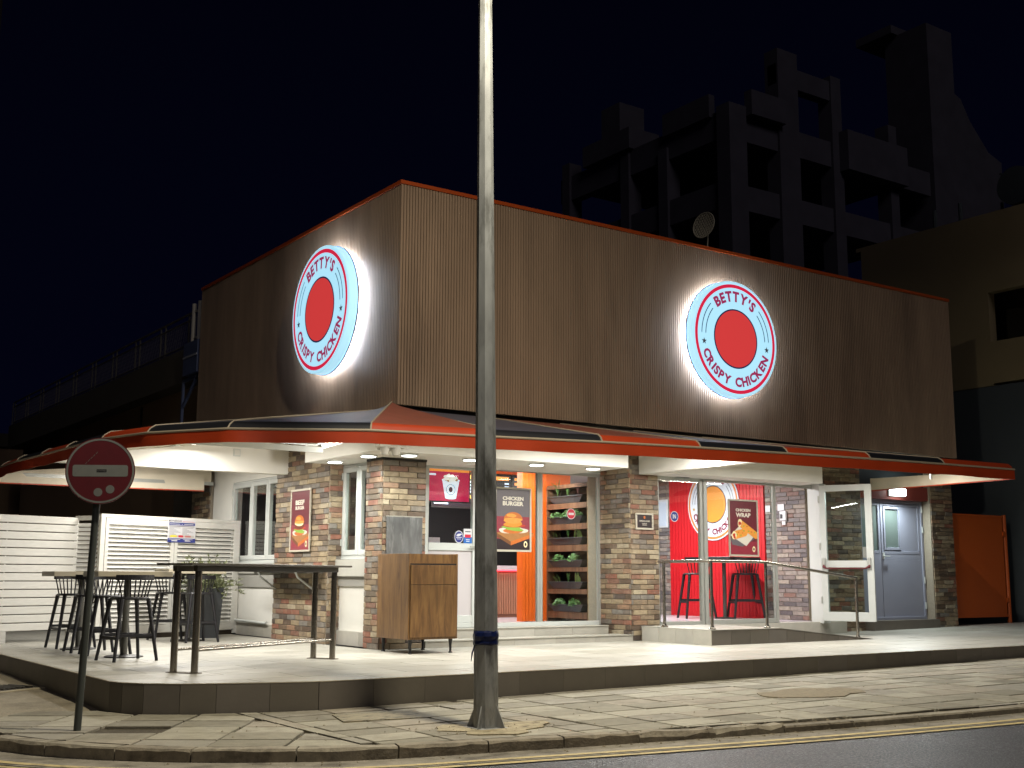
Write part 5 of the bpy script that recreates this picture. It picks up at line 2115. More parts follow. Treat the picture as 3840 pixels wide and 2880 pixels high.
# red panelled wall with roundel
rw_ = thing('red_panel_wall', (17.0, 17.3, 0.235), 'red ribbed panelling on the indoor side wall', 'panel')
MB().box(16.985, 16.0, 0.236, 17.011, 18.66, 3.04).build('backing', M_red, rw_)
rbw = 0.0887
for i in range(30):
    y = 16.0 + i * rbw
    MB().box(16.965, y + 0.005, 0.236, 16.985, y + rbw - 0.005, 3.04).build('board', M_red, rw_)
ir = thing('indoor_roundel', (16.95, 17.35, 2.45), 'large white round wall sign with orange ring on the red indoor wall', 'sign')
S = Sheet((16.955, 17.35, 2.45), (0, -1, 0), (0, 0, 1), (-1, 0, 0))
RI = 0.72
mb = MB()
n = 64
mb.mesh([S.p(RI * math.cos(6.2832 * i / n), RI * math.sin(6.2832 * i / n), d_) for d_ in (-0.012, 0.012) for i in range(n)],
        [(i, (i + 1) % n, n + (i + 1) % n, n + i) for i in range(n)] + [tuple(range(n, 2 * n))])
mb.build('disc', mat('roundel_white', '#c9cdd6', 0.4), ir)
roundel(S, RI * 1.02, 0.0135, (0, 1, 2, 3, 4, 5))
S.build('lettering', [mat('roundel_orange', '#c97a3c', 0.45), mat('roundel_maroon', '#7c2338', 0.45), mat('roundel_navy', '#252a3d', 0.45), mat('roundel_gold', '#b08b4c', 0.45), mat('roundel_amber', '#d98b2f', 0.45), M_stwhite], ir)
wb_ = thing('white_notice_board', (17.0, 18.9, 2.3), 'blank white board at the left of the indoor brick wall', 'board')
MB().box(16.97, 18.72, 2.03, 16.995, 19.2, 2.62).build('panel', M_stwhite, wb_, bevel=0.01)
MB().box(16.965, 18.76, 2.07, 16.971, 19.16, 2.58).build('face', mat('board_face', '#bcc6d6', 0.4), wb_)
ic = thing('wall_intercom', (16.98, 15.6, 2.1), 'white wall phone and small cards on the indoor brick wall', 'intercom')
MB().box(16.95, 15.44, 2.06, 16.99, 15.60, 2.24).build('body', M_stwhite, ic, bevel=0.01)
MB().box(16.945, 15.52, 2.10, 16.951, 15.575, 2.18).build('display', M_black, ic)
MB().box(16.965, 15.47, 1.98, 16.99, 15.55, 2.05).build('bracket', M_stwhite, ic)
MB().box(16.975, 15.50, 2.25, 16.99, 15.66, 2.37).build('card', M_stwhite, ic)
MB().box(16.975, 15.85, 2.24, 16.99, 15.97, 2.36).build('card', M_stwhite, ic)
# ================================================================ bar stools and tables
def build_stool(loc, label, group, s=1.0):
    """spindle back bar stool, its back on the -Y side, built round the origin then moved"""
    t = thing('bar_stool', (0, 0, 0), label, 'bar stool', group)
    sh = 0.745 * s
    # seat: rounded square, dished
    mb = MB()
    n = 28
    pts = []
    for i in range(n):
        a = 2 * math.pi * i / n
        ca, sa = math.cos(a), math.sin(a)
        r = 1.0 / ((abs(ca) ** 3.2 + abs(sa) ** 3.2) ** (1 / 3.2))
        pts.append((0.205 * r * ca, 0.20 * r * sa))
    vs = [(x, y, sh - 0.028) for x, y in pts] + [(x * 1.02, y * 1.02, sh - 0.012) for x, y in pts] + [(x * 0.96, y * 0.96, sh) for x, y in pts] + [(x * 0.6, y * 0.6, sh - 0.012) for x, y in pts]
    fs = [tuple(range(n))[::-1], tuple(range(3 * n, 4 * n))] + [(j * n + k, j * n + (k + 1) % n, (j + 1) * n + (k + 1) % n, (j + 1) * n + k) for j in range(3) for k in range(n)]
    mb.mesh(vs, fs)
    mb.build('seat', M_stool, t, smooth=True)
    foot = {}
    for sx in (-1, 1):
        for sy in (-1, 1):
            top = Vector((0.165 * sx, 0.155 * sy, sh - 0.02))
            bot = Vector((0.265 * sx, 0.245 * sy, 0.0))
            foot[(sx, sy)] = (top, bot)
            mb = MB()
            mb.tube([top, top.lerp(bot, 0.12), top.lerp(bot, 0.5), bot], [0.03, 0.026, 0.023, 0.02], 8)
            mb.build('leg', M_stool, t, smooth=True)
    q = lambda k, z: foot[k][0].lerp(foot[k][1], 1 - z / (sh - 0.02))
    for a, b, z in (((-1, -1), (1, -1), 0.30 * s), ((-1, 1), (1, 1), 0.30 * s), ((-1, -1), (-1, 1), 0.27 * s), ((1, -1), (1, 1), 0.27 * s)):
        MB().bar(q(a, z), q(b, z), 0.022, 0.034).build('footrest', M_stool, t)
    # curved top rail and spindles
    rail = []
    for i in range(13):
        u = -1 + 2 * i / 12
        rail.append((0.245 * u * (1 - 0.05 * u * u), -0.215 + 0.10 * (u * u), 0.975 * s))
    mb = MB()
    for a, b in zip(rail[:-1], rail[1:]):
        mb.bar(a, b, 0.032, 0.062 * s)
    mb.build('top_rail', M_stool, t, bevel=0.0)
    for i in range(8):
        u = -0.9 + 1.8 * i / 7
        x1, y1 = 0.245 * u * (1 - 0.05 * u * u), -0.215 + 0.10 * u * u
        x0, y0 = 0.175 * u, -0.175 + 0.055 * u * u
        mb = MB().cyl((x0, y0, sh - 0.012), (x1, y1, 0.955 * s), 0.0095, 0.0085, 8)
        mb.build('spindle', M_stool, t, smooth=True)
    return t


g_out = 'black bar stools on the terrace'
st0 = build_stool((0, 0, 0), 'black spindle back bar stool nearest the street, its back to the camera', g_out)
st0.location = (4.50, 14.52, 0.0)
st0.rotation_euler = (0, 0, math.radians(8))
for (x, y, r, lb) in ((4.60, 15.74, 176, 'black bar stool facing the street across the front bar table'),
                      (4.58, 16.42, -4, 'black bar stool between the front and middle bar tables, partly behind the no entry post'),
                      (4.62, 17.46, 183, 'black bar stool farthest left, by the white slat fence'),
                      (6.42, 18.66, 174, 'black bar stool close to the white louvre doors, facing the street'),
                      (6.60, 17.98, 6, 'black bar stool before the dark planter, seen through the steel table legs')):
    copy_tree(st0, (x, y, 0.0), math.radians(r), lb)
g_in = 'black bar stools inside the right entrance'
si = copy_tree(st0, (16.02, 16.90, 0.235), math.radians(-25), 'black bar stool indoors, left one before the red wall')
si['group'] = g_in
si.scale = (1.1, 1.1, 1.14)
si2 = copy_tree(st0, (16.66, 16.24, 0.235), math.radians(-30), 'black bar stool indoors, right one under the CHICKEN WRAP poster')
si2['group'] = g_in
si2.scale = (1.1, 1.1, 1.14)


def bar_table(loc, label, group, w=0.92, d=0.66, hh=1.05):
    t = thing('bar_table', (0, 0, 0), label, 'bar table', group)
    MB().box(-w / 2, -d / 2, hh - 0.065, w / 2, d / 2, hh).build('tabletop', mat('tabletop_cream', '#a59c86', 0.5, var=0.04, vscale=6), t, bevel=0.004)
    MB().cyl((0, 0, 0.02), (0, 0, hh - 0.065), 0.042, n=18).build('column', mat('table_column', '#55544f', 0.45, metal=0.3), t, smooth=True)
    MB().lathe([(0.235, 0.0), (0.235, 0.012), (0.20, 0.022), (0.05, 0.03), (0.042, 0.04)], (0, 0, 0), 32).build('base', mat('table_base', '#2d2a27', 0.5, metal=0.3), t, smooth=True)
    MB().box(-0.2, -0.2, hh - 0.085, 0.2, 0.2, hh - 0.066).build('plate', MATS['table_base'], t)
    return t


tb = bar_table(None, 'cream topped bar table nearest the street at the left', 'bar tables on the terrace')
tb.location = (4.66, 15.15, 0)
copy_tree(tb, (4.62, 17.06, 0), 0.0, 'cream topped bar table beside the white slat fence')
copy_tree(tb, (6.62, 18.36, 0), 0.0, 'cream topped bar table before the louvre doors and planter').scale = (1, 1, 1.045)
ti = copy_tree(tb, (16.42, 16.55, 0.235), math.radians(20), 'bar table with dark top inside the right entrance')
ti.scale = (0.8, 0.9, 1.10)
ti['group'] = 'indoor bar table'
for ch in ti.children:
    if ch.name.startswith('tabletop'):
        ch.data = ch.data.copy()
        ch.data.materials[0] = mat('tabletop_black', '#2b2a2c', 0.4)

# long steel rail table
rt = thing('rail_table', (5.5, 12.95, 0), 'long narrow dark topped standing table on paired steel legs', 'table')
A, B = Vector((4.43, 12.35, 0)), Vector((6.60, 13.56, 0))
dv = (B - A).normalized()
nv = Vector((dv.y, -dv.x, 0))
mb = MB()
mb.bar(A - dv * 0.22 + Vector((0, 0, 1.118)), B + dv * 0.24 + Vector((0, 0, 1.118)), 0.48, 0.022)
mb.build('tabletop', M_darksteel, rt, bevel=0.003)
for s_ in (-1, 1):
    MB().bar(A - dv * 0.05 + nv * 0.14 * s_ + Vector((0, 0, 1.075)), B + dv * 0.05 + nv * 0.14 * s_ + Vector((0, 0, 1.075)), 0.05, 0.06).build('frame_beam', M_darksteel, rt)
for P_ in (A, B):
    for s_ in (-1, 1):
        q = P_ + nv * 0.14 * s_
        MB().cyl(q + Vector((0, 0, 0.008)), q + Vector((0, 0, 1.045)), 0.037, n=18).build('leg', M_steel, rt, smooth=True)
    mb = MB()
    mb.bar(P_ - nv * 0.20 + Vector((0, 0, 0.005)), P_ + nv * 0.20 + Vector((0, 0, 0.005)), 0.10, 0.01)
    mb.build('foot_plate', M_steel, rt)
for s_ in (-1, 1):
    MB().cyl(A + nv * 0.14 * s_ + Vector((0, 0, 0.235)), B + nv * 0.14 * s_ + Vector((0, 0, 0.235)), 0.017, n=12).build('foot_rail', M_steel, rt, smooth=True)

# ledge counter fixed to the wide pier behind the rail table
lc = thing('wall_counter', (7.85, 17.2, 1.12), 'pale wall counter on curved brackets fixed under the BEEF BURGER poster', 'counter')
MB().box(7.62, 16.4, 1.105, 7.965, 18.45, 1.14).build('top', mat('counter_ledge', '#aaa592', 0.45), lc, bevel=0.004)
MB().box(7.70, 16.42, 1.04, 7.965, 18.43, 1.104).build('underside_rail', M_darksteel, lc)
for y in (16.75, 18.15):
    mb = MB()
    mb.tube([(7.66, y, 1.06), (7.70, y, 0.98), (7.82, y, 0.90), (7.90, y, 0.84), (7.965, y, 0.80)], 0.016, 8)
    mb.build('bracket', M_alu_grey, lc, smooth=True)

# wooden cabinet
cb = thing('wooden_cabinet', (8.25, 14.0, 0), 'wooden waiter cabinet on turned black legs before the corner pier', 'cabinet')
x0, x1, y0, y1, z0, z1 = 7.89, 8.65, 13.72, 14.58, 0.185, 1.30
MB().box(x0, y0 + 0.012, z0, x0 + 0.022, y1, z1).build('side_panel', M_walnut, cb, bevel=0.002)
MB().box(x1 - 0.022, y0 + 0.012, z0, x1, y1, z1).build('side_panel', M_walnut, cb, bevel=0.002)
MB().box(x0 + 0.022, y0 + 0.012, z0, x1 - 0.022, y1, z0 + 0.022).build('bottom_panel', M_walnut, cb)
MB().box(x0 + 0.022, y1 - 0.02, z0 + 0.022, x1 - 0.022, y1, z1).build('back_panel', M_walnut, cb)
MB().box(x0 + 0.022, y0 + 0.05, z1 - 0.165, x1 - 0.022, y1 - 0.02, z1 - 0.145).build('top_panel', M_walnut, cb)
MB().box(x0 + 0.022, y0 + 0.03, z1 - 0.125, x1 - 0.022, y0 + 0.048, z1 - 0.005).build('upper_rail', M_walnut, cb)
MB().box(x0 + 0.026, y0 - 0.004, z1 - 0.405, x1 - 0.026, y0 + 0.014, z1 - 0.15).build('drawer_front', M_walnut, cb, bevel=0.002)
MB().box(x0 + 0.026, y0 - 0.004, z0 + 0.026, x1 - 0.026, y0 + 0.014, z1 - 0.412).build('door', M_walnut, cb, bevel=0.002)
MB().box(x0 + 0.022, y0 + 0.016, z0 + 0.022, x1 - 0.022, y0 + 0.03, z1 - 0.13).build('gap_shade_panel', M_dark, cb)  # dark sheet added as shade in the gaps round drawer and door
for x, y in ((x0 + 0.07, y0 + 0.07), (x1 - 0.07, y0 + 0.07), (x0 + 0.07, y1 - 0.07), (x1 - 0.07, y1 - 0.07)):
    MB().lathe([(0.028, 0.0), (0.028, 0.012), (0.016, 0.02), (0.018, 0.10), (0.026, 0.16), (0.03, 0.184)], (x, y, 0.0), 14).build('leg', M_black, cb, smooth=True)

# ================================================================ fences at the left
def fence_frame(a, b):
    a, b = Vector(a), Vector(b)
    d = (b - a).normalized()
    return a, b, d, Vector((d.y, -d.x))


sf = thing('slat_fence', (4.2, 19.1, 0), 'white horizontal board fence at the far left of the terrace', 'fence')
a, b, d, nrm = fence_frame((2.2, 18.55), (5.17, 19.52))
nb = 14
z0, z1 = 0.16, 1.905
bh = (z1 - z0) / nb
for i in range(nb):
    mb = MB()
    p0, p1 = a, b
    zc = z0 + (i + 0.5) * bh
    # board with a rounded lower lip
    mb.bar((p0.x, p0.y, zc), (p1.x, p1.y, zc), 0.03, bh - 0.014)
    mb.build('board', M_slat_w, sf, bevel=0.006)
mb = MB()
mb.bar((a.x - nrm.x * 0.02, a.y - nrm.y * 0.02, (z0 + z1) / 2), (b.x - nrm.x * 0.02, b.y - nrm.y * 0.02, (z0 + z1) / 2), 0.006, z1 - z0 - 0.03)
mb.build('fence_shade_sheet', mat('fence_gap_shade', '#5c574a', 0.8), sf)  # dark sheet standing in for the shade between the boards
for q in (a, a.lerp(b, 0.615), b - d * 0.05):
    MB().box(q.x - 0.03, q.y + 0.02, 0, q.x + 0.03, q.y + 0.08, 1.9).build('post', M_slat_w, sf)
MB().box(4.06 - 0.04, 19.05, 0, 4.06 + 0.04, 19.12, 0.17).build('foot', M_slat_w, sf)

le = thing('louvre_enclosure', (6.7, 19.6, 0), 'white louvred service enclosure with two louvre doors beside the terrace', 'enclosure')
a, b, d, nrm = fence_frame((5.44, 19.17), (8.12, 20.15))
L_ = (b - a).length
tz_, bz_ = 1.96, 0.09


def lpt(u, n=0.0):
    q = a + d * u + nrm * n
    return q


def lbar(mb, u0, u1, z0, z1, n0=-0.025, n1=0.025):
    q = [lpt(u0, n0), lpt(u1, n0), lpt(u1, n1), lpt(u0, n1)]
    vs = [(p_.x, p_.y, z) for z in (z0, z1) for p_ in q]
    mb.mesh(vs, [(0, 3, 2, 1), (4, 5, 6, 7), (0, 1, 5, 4), (1, 2, 6, 5), (2, 3, 7, 6), (3, 0, 4, 7)])


def louvre_slat(parent, u0, u1, zc, tilt=0.03, h=0.052):
    mb = MB()
    p0, p1 = lpt(u0), lpt(u1)
    o0 = nrm * 0.022
    vs = []
    for p_ in (p0, p1):
        vs += [(p_.x + o0.x, p_.y + o0.y, zc - h / 2), (p_.x - o0.x, p_.y - o0.y, zc + h / 2), (p_.x - o0.x, p_.y - o0.y, zc + h / 2 - 0.008), (p_.x + o0.x, p_.y + o0.y, zc - h / 2 - 0.008)]
    mb.mesh(vs, [(0, 4, 5, 1), (3, 2, 6, 7), (0, 3, 7, 4), (1, 5, 6, 2), (0, 1, 2, 3), (4, 7, 6, 5)])
    mb.build('louvre', M_louvre, parent)


mb = MB()
lbar(mb, -0.03, L_, tz_ - 0.055, tz_)
mb.build('top_rail', M_slat_w, le)
for u in (0.0, L_ - 0.06):
    mb = MB()
    lbar(mb, u - 0.03, u + 0.05, 0.02, tz_ - 0.056, -0.03, 0.03)
    mb.build('post', M_slat_w, le)
half = (L_ - 0.16) / 2
for k_, (u0, u1) in enumerate(((0.06, 0.06 + half), (0.075 + half, 0.075 + 2 * half))):
    mb = MB()
    st_ = 0.06
    lbar(mb, u0, u0 + st_, bz_, tz_ - 0.06, -0.02, 0.032)
    lbar(mb, u1 - st_, u1, bz_, tz_ - 0.06, -0.02, 0.032)
    lbar(mb, u0 + st_, u1 - st_, bz_, bz_ + 0.12, -0.02, 0.032)
    lbar(mb, u0 + st_, u1 - st_, tz_ - 0.16, tz_ - 0.06, -0.02, 0.032)
    dr = mb.build('louvre_door', M_slat_w, le)
    z = bz_ + 0.16
    while z < tz_ - 0.19:
        louvre_slat(dr, u0 + st_, u1 - st_, z)
        z += 0.069
    mb = MB()
    lbar(mb, u0 + st_, u1 - st_, bz_ + 0.1, tz_ - 0.1, -0.05, -0.045)
    mb.build('louvre_shade_sheet', mat('louvre_gap_shade', '#2c2922', 0.8), dr)  # shade between the slats, painted as a dark sheet
mb = MB()
lbar(mb, 0.0, L_, 0.0, 0.075, -0.02, 0.0)
mb.build('dark_base', mat('base_rubble', '#3a3228', 0.9), le)
# short louvred return towards the slat fence
ra, rb = Vector((5.40, 19.16)), Vector((5.16, 19.56))
mb = MB()
for zc in [0.2 + i * 0.069 for i in range(25)]:
    pass
rt_ = thing('louvre_return', (5.3, 19.35, 0), 'short shaded louvre panel between the slat fence and the enclosure', 'enclosure')
_sa, _sd, _sn = a, d, nrm
a, b, d, nrm = fence_frame((5.15, 19.56), (5.40, 19.20))
Lr = (b - a).length
nrm = Vector((-abs(nrm.x), -abs(nrm.y)))
mb = MB()
lbar(mb, 0, Lr, 1.86, 1.93, -0.02, 0.02)
lbar(mb, 0, 0.04, 0.05, 1.86, -0.02, 0.02)
mb.build('frame', M_slat_w, rt_)
z = 0.2
while z < 1.84:
    louvre_slat(rt_, 0.04, Lr, z)
    z += 0.069

# gas notice on the louvre doors
a, d, nrm = _sa, _sd, _sn
gn = thing('gas_notice', (6.85, 19.66, 1.75), 'white gas supplier notice with blue, yellow and red bars on the louvre doors', 'notice')
o_ = lpt(1.26, 0.04)
S = Sheet((o_.x, o_.y, 1.545), (d.x, d.y, 0), (0, 0, 1), (nrm.x, nrm.y, 0))
S.rect(0, 0, 0.58, 0.385, 0.0, 0)
S.rect(0, 0, 0.58, 0.07, 0.001, 1)
S.rect(0.02, 0.285, 0.56, 0.33, 0.001, 1)
S.rect(0.02, 0.085, 0.55, 0.122, 0.001, 4)
S.rect(0.05, 0.088, 0.19, 0.12, 0.002, 2)
S.rect(0.22, 0.086, 0.32, 0.12, 0.002, 3)
S.rect(0.36, 0.088, 0.48, 0.12, 0.002, 5)
S.rect(0.02, 0.262, 0.55, 0.275, 0.001, 6)
S.text('SYNERGAS', 0.165, 0.357, 0.23, 0.034, 0.001, 7, 0.01)
S.ell(0.03, 0.357, 0.013, 0.018, 0.001, 7)
S.rect(0.30, 0.345, 0.55, 0.351, 0.001, 3)
for c0 in (0.03, 0.30):
    for q in range(7):
        S.rect(c0, 0.24 - q * 0.018, c0 + 0.10 + 0.13 * ((q * 5 + 3) % 4) / 3, 0.246 - q * 0.018, 0.001, 6)
for (u0, u1, v) in ((0.03, 0.25, 0.30), (0.28, 0.30, 0.298), (0.33, 0.53, 0.30), (0.02, 0.26, 0.048), (0.32, 0.52, 0.048), (0.08, 0.20, 0.02), (0.36, 0.48, 0.02), (0.08, 0.20, 0.03), (0.36, 0.46, 0.033)):
    S.rect(u0, v, u1, v + 0.009, 0.002, 0)
S.build('print', [M_stwhite, M_stblue, mat('notice_yellow', '#d8c23a', 0.5), M_stred, mat('notice_grey', '#b3b0a8', 0.5), mat('notice_rose', '#b0706a', 0.5), mat('notice_line', '#77747a', 0.5), mat('notice_ink', '#3b3236', 0.5)], gn)
mb = MB()
q = [lpt(1.26, 0.033), lpt(1.84, 0.033), lpt(1.84, 0.0395), lpt(1.26, 0.0395)]
mb.mesh([(p_.x, p_.y, z) for z in (1.545, 1.93) for p_ in q], [(0, 3, 2, 1), (4, 5, 6, 7), (0, 1, 5, 4), (1, 2, 6, 5), (2, 3, 7, 6), (3, 0, 4, 7)])
mb.build('board', M_stwhite, gn)

# planter with olive-like shrub
pp = thing('shrub_planter', (7.18, 19.2, 0), 'tall charcoal planter holding a leafy grey green shrub before the louvre doors', 'planter')
mb = MB()
vs = [(7.18 + sx * r_, 19.2 + sy * r_, z) for r_, z in ((0.19, 0.0), (0.235, 0.80), (0.215, 0.80), (0.21, 0.74)) for sx, sy in ((-1, -1), (1, -1), (1, 1), (-1, 1))]
mb.mesh(vs, [(3, 2, 1, 0), (12, 13, 14, 15)] + [(j * 4 + k_, j * 4 + (k_ + 1) % 4, (j + 1) * 4 + (k_ + 1) % 4, (j + 1) * 4 + k_) for j in range(3) for k_ in range(4)])
mb.build('pot', M_pot, pp)
rdl = random.Random(17)
stem, leaf = MB(), MB()
for i in range(80):
    a_ = rdl.uniform(0, 6.283)
    el = rdl.uniform(0.2, 1.35)
    Ls = rdl.uniform(0.28, 0.62)
    p_ = Vector((7.18 + 0.08 * math.cos(a_), 19.2 + 0.08 * math.sin(a_), 0.76))
    dirv = Vector((math.cos(a_) * math.cos(el), math.sin(a_) * math.cos(el), math.sin(el)))
    pts = []
    for k_ in range(6):
        t = k_ / 5
        pts.append(p_ + dirv * Ls * t + Vector((0, 0, -0.16 * t * t * (1.3 - el))))
    stem.tube(pts, [0.005 * (1 - 0.7 * k_ / 5) for k_ in range(6)], 5)
    for k_ in range(24):
        t = rdl.uniform(0.2, 1.0)
        i0 = min(4, int(t * 5))
        c = pts[i0].lerp(pts[i0 + 1], t * 5 - i0)
        ld = (dirv + Vector((rdl.gauss(0, 0.7), rdl.gauss(0, 0.7), rdl.gauss(0, 0.6)))).normalized()
        sd = ld.orthogonal().normalized()
        sd = (sd * math.cos(a_ * 3 + k_) + ld.cross(sd) * math.sin(a_ * 3 + k_)) * 0.013
        ll = rdl.uniform(0.05, 0.085)
        leaf.face([c, c + ld * ll * 0.45 + sd, c + ld * ll, c + ld * ll * 0.45 - sd])
stem.build('stems', mat('shrub_stem', '#4a4030', 0.8), pp)
leaf.build('foliage', mat('shrub_leaf', '#6d7350', 0.5, var=0.3, vscale=30), pp)

# white pipe along the plinth
pw = thing('drain_pipe', (8.1, 19.8, 0.23), 'white pipe lying along the plinth of the lane side wall', 'pipe')
mb = MB()
mb.tube([(8.09, 18.75, 0.235), (8.09, 18.85, 0.225), (8.09, 19.6, 0.235), (8.085, 20.4, 0.245), (8.09, 20.85, 0.25), (8.1, 20.9, 0.3), (8.1, 20.9, 0.5)], 0.022, 10)
mb.build('pipe_run', M_alu, pw, smooth=True)

# ================================================================ no entry sign
ns = thing('no_entry_sign', (2.885, 10.53, -0.28), 'weathered round no entry sign on a leaning grey post at the corner', 'road sign')
base, top = Vector((2.885, 10.53, -0.30)), Vector((2.945, 10.52, 2.12))
MB().cyl(base, top, 0.031, n=18).build('post', M_postgrey, ns, smooth=True)
cs = Vector((2.925, 10.44, 1.89))
Ns = (Vector((0, 0, 1.0)) - cs)
Ns.z = 0
Ns.normalize()
Us = Vector((-Ns.y, Ns.x, 0))
if Us.dot(_ri) < 0:
    Us = -Us
tl = math.radians(1.5)
Vs = Vector((0, 0, 1)) * math.cos(tl) + Us * -math.sin(tl)
Us = Us * math.cos(tl) + Vector((0, 0, 1)) * math.sin(tl)
S = Sheet(cs, Us, Vs, Ns)
mb = MB()
n, R = 48, 0.286
mb.mesh([S.p(R * math.cos(6.2832 * i / n), R * math.sin(6.2832 * i / n), d_) for d_ in (-0.02, 0.0) for i in range(n)],
        [(i, (i + 1) % n, n + (i + 1) % n, n + i) for i in range(n)] + [tuple(range(n, 2 * n)), tuple(range(n))[::-1]])
mb.build('plate', M_signred, ns)
S.ring(0, 0, 0.262, 0.278, 0.001, 0, 64)
rb_ = []
w_, h_, r_ = 0.226, 0.05, 0.018
for cx_, cy_, a0 in ((w_ - r_, h_ - r_, 0), (-w_ + r_, h_ - r_, 90), (-w_ + r_, -h_ + r_, 180), (w_ - r_, -h_ + r_, 270)):
    for k_ in range(5):
        t = math.radians(a0 + k_ * 22.5)
        rb_.append((cx_ + r_ * math.cos(t), cy_ + r_ * math.sin(t)))
S.poly(rb_, 0.001, 0)
S.ell(-0.015, -0.185, 0.036, 0.036, 0.001, 1)
S.ell(0.083, -0.16, 0.036, 0.036, 0.001, 1)
S.rect(-0.03, -0.012, 0.05, 0.012, 0.002, 2)
S.text('SYNTHES', 0.01, 0.0, 0.07, 0.014, 0.003, 1, 0.0)
for k_ in range(9):
    u = -0.21 + k_ * 0.021
    v = -0.03 + k_ * 0.022
    if k_ not in (3,):
        S.poly([(u, v), (u + 0.003, v - 0.002), (u + 0.017, v + 0.016), (u + 0.014, v + 0.018)], 0.0022, 1)
S.build('print', [M_signwhite, mat('sticker_pale', '#6f6f6b', 0.5), M_black], ns)
mb = MB()
for z in (1.75, 2.02):
    mb.bar((cs.x + 0.005, cs.y + 0.03, z), (cs.x + 0.02, cs.y + 0.09, z), 0.09, 0.03)
mb.build('clamp', M_postgrey, ns)

# ================================================================ lamp post
lp = thing('lamp_post', (5.745, 8.65, -0.262), 'tall grey octagonal lamp post with finned foot and blue tape', 'lamp post')
LPx, LPy, LPz = 5.745, 8.65, -0.262
mb = MB()
mb.cyl((LPx, LPy, LPz), (LPx - 0.085, LPy, 8.4), 0.107, 0.048, 8, rot=math.radians(8))
mb.build('shaft', M_galv, lp)
MB().box(LPx - 0.14, LPy - 0.14, LPz - 0.02, LPx + 0.14, LPy + 0.14, LPz + 0.008).build('base_plate', M_galv, lp)
for i in range(4):
    a_ = math.radians(33 + 90 * i)
    d_ = Vector((math.cos(a_), math.sin(a_), 0))
    s_ = Vector((-d_.y, d_.x, 0)) * 0.006
    c0 = Vector((LPx, LPy, LPz + 0.008))
    q = [c0 + d_ * 0.085, c0 + d_ * 0.175, c0 + d_ * 0.095 + Vector((0, 0, 0.19))]
    mb = MB()
    mb.mesh([v - s_ for v in q] + [v + s_ for v in q], [(0, 1, 2), (5, 4, 3), (0, 3, 4, 1), (1, 4, 5, 2), (2, 5, 3, 0)])
    mb.build('fin', M_galv, lp)
rdt = random.Random(2)
mb = MB()
n = 22
rings = []
for z, r_ in ((0.425, 0.104), (0.44, 0.110), (0.47, 0.107), (0.50, 0.112), (0.53, 0.108), (0.545, 0.103)):
    rings.append([(LPx - 0.008 + (r_ + rdt.uniform(-0.003, 0.003)) * math.cos(6.2832 * i / n), LPy + (r_ + rdt.uniform(-0.003, 0.003)) * math.sin(6.2832 * i / n), z + rdt.uniform(-0.006, 0.006)) for i in range(n)])
mb.mesh([v for r_ in rings for v in r_], [(j * n + i, j * n + (i + 1) % n, (j + 1) * n + (i + 1) % n, (j + 1) * n + i) for j in range(5) for i in range(n)])
mb.build('tape_wrap', M_tape, lp)
mb = MB()
mb.tube([(LPx - 0.10, LPy + 0.02, 0.44), (LPx - 0.125, LPy + 0.03, 0.36), (LPx - 0.135, LPy + 0.03, 0.29)], [0.006, 0.008, 0.002], 5)
mb.build('tape_tail', M_tape, lp)
# luminaire above the picture
mb = MB()
mb.bar((LPx - 0.085, LPy, 8.4), (LPx - 0.085, LPy - 0.1, 8.5), 0.06, 0.06)
mb.bar((LPx - 0.085, LPy - 0.1, 8.5), (LPx - 0.085, LPy - 1.4, 8.6), 0.07, 0.07)
mb.bar((LPx - 0.085, LPy - 0.8, 8.57), (LPx - 0.085, LPy - 1.45, 8.62), 0.24, 0.08)
mb.build('luminaire', M_galv, lp)
mb = MB()
mb.bar((LPx - 0.085, LPy - 0.85, 8.527), (LPx - 0.085, LPy - 1.4, 8.57), 0.18, 0.01)
mb.build('luminaire_lens', mat('street_glow', (1, 0.85, 0.6, 1), 0.4, emit=20.0, emit_col=(1.0, 0.88, 0.66, 1)), lp)
lamp('AREA', 'street_light', (LPx - 0.085, LPy - 1.1, 8.50), 820, (1.0, 0.91, 0.72), lp, (LPx - 0.085, LPy - 1.0, 0), 0.2, size_y=0.5)

# ================================================================ mesh dish on the roof
ds = thing('mesh_dish', (16.7, 17.1, 6.75), 'small round mesh dish on a thin mast above the roof edge', 'dish')
dc = Vector((16.56, 17.0, 8.08))
dn = Vector((-0.97, -0.12, 0.12)).normalized()
du = Vector((dn.y, -dn.x, 0)).normalized()
dvv = du.cross(dn) * -1
if dvv.z < 0:
    dvv = -dvv


def dishp(r, a):
    return dc + du * (r * math.cos(a)) + dvv * (r * math.sin(a)) + dn * (0.5 * r * r)


mb = MB()
mb.tube([dishp(0.27, 6.2832 * i / 28) for i in range(28)], 0.011, 6, closed=True)
mb.build('rim', mat('dish_metal', '#d0c8b0', 0.6), ds, smooth=True)
mb = MB()
for fam in range(3):
    an = math.pi * fam / 3
    for k_ in range(-4, 5):
        off_ = k_ * 0.055
        hl = math.sqrt(max(0, 0.27 ** 2 - off_ ** 2))
        if hl < 0.05:
            continue
        pts = []
        for s_ in (-1, -0.5, 0, 0.5, 1):
            u, v = s_ * hl, off_
            x_, y_ = u * math.cos(an) - v * math.sin(an), u * math.sin(an) + v * math.cos(an)
            pts.append(dishp(math.hypot(x_, y_), math.atan2(y_, x_)))
        mb.tube(pts, 0.008, 4)
mb.build('mesh', MATS['dish_metal'], ds, kind=None)
MB().tube([dc - dn * 0.02, dc - dn * 0.1 + Vector((0, 0, -0.15)), (dc.x + 0.06, dc.y + 0.1, 6.7)], 0.014, 6).build('mast', MATS['dish_metal'], ds)

# ================================================================ neighbours and background
nb_ = thing('neighbour_building', (26, 18, 0), 'dark plain neighbour building with recessed balconies at the right edge', 'building')
mb = MB()
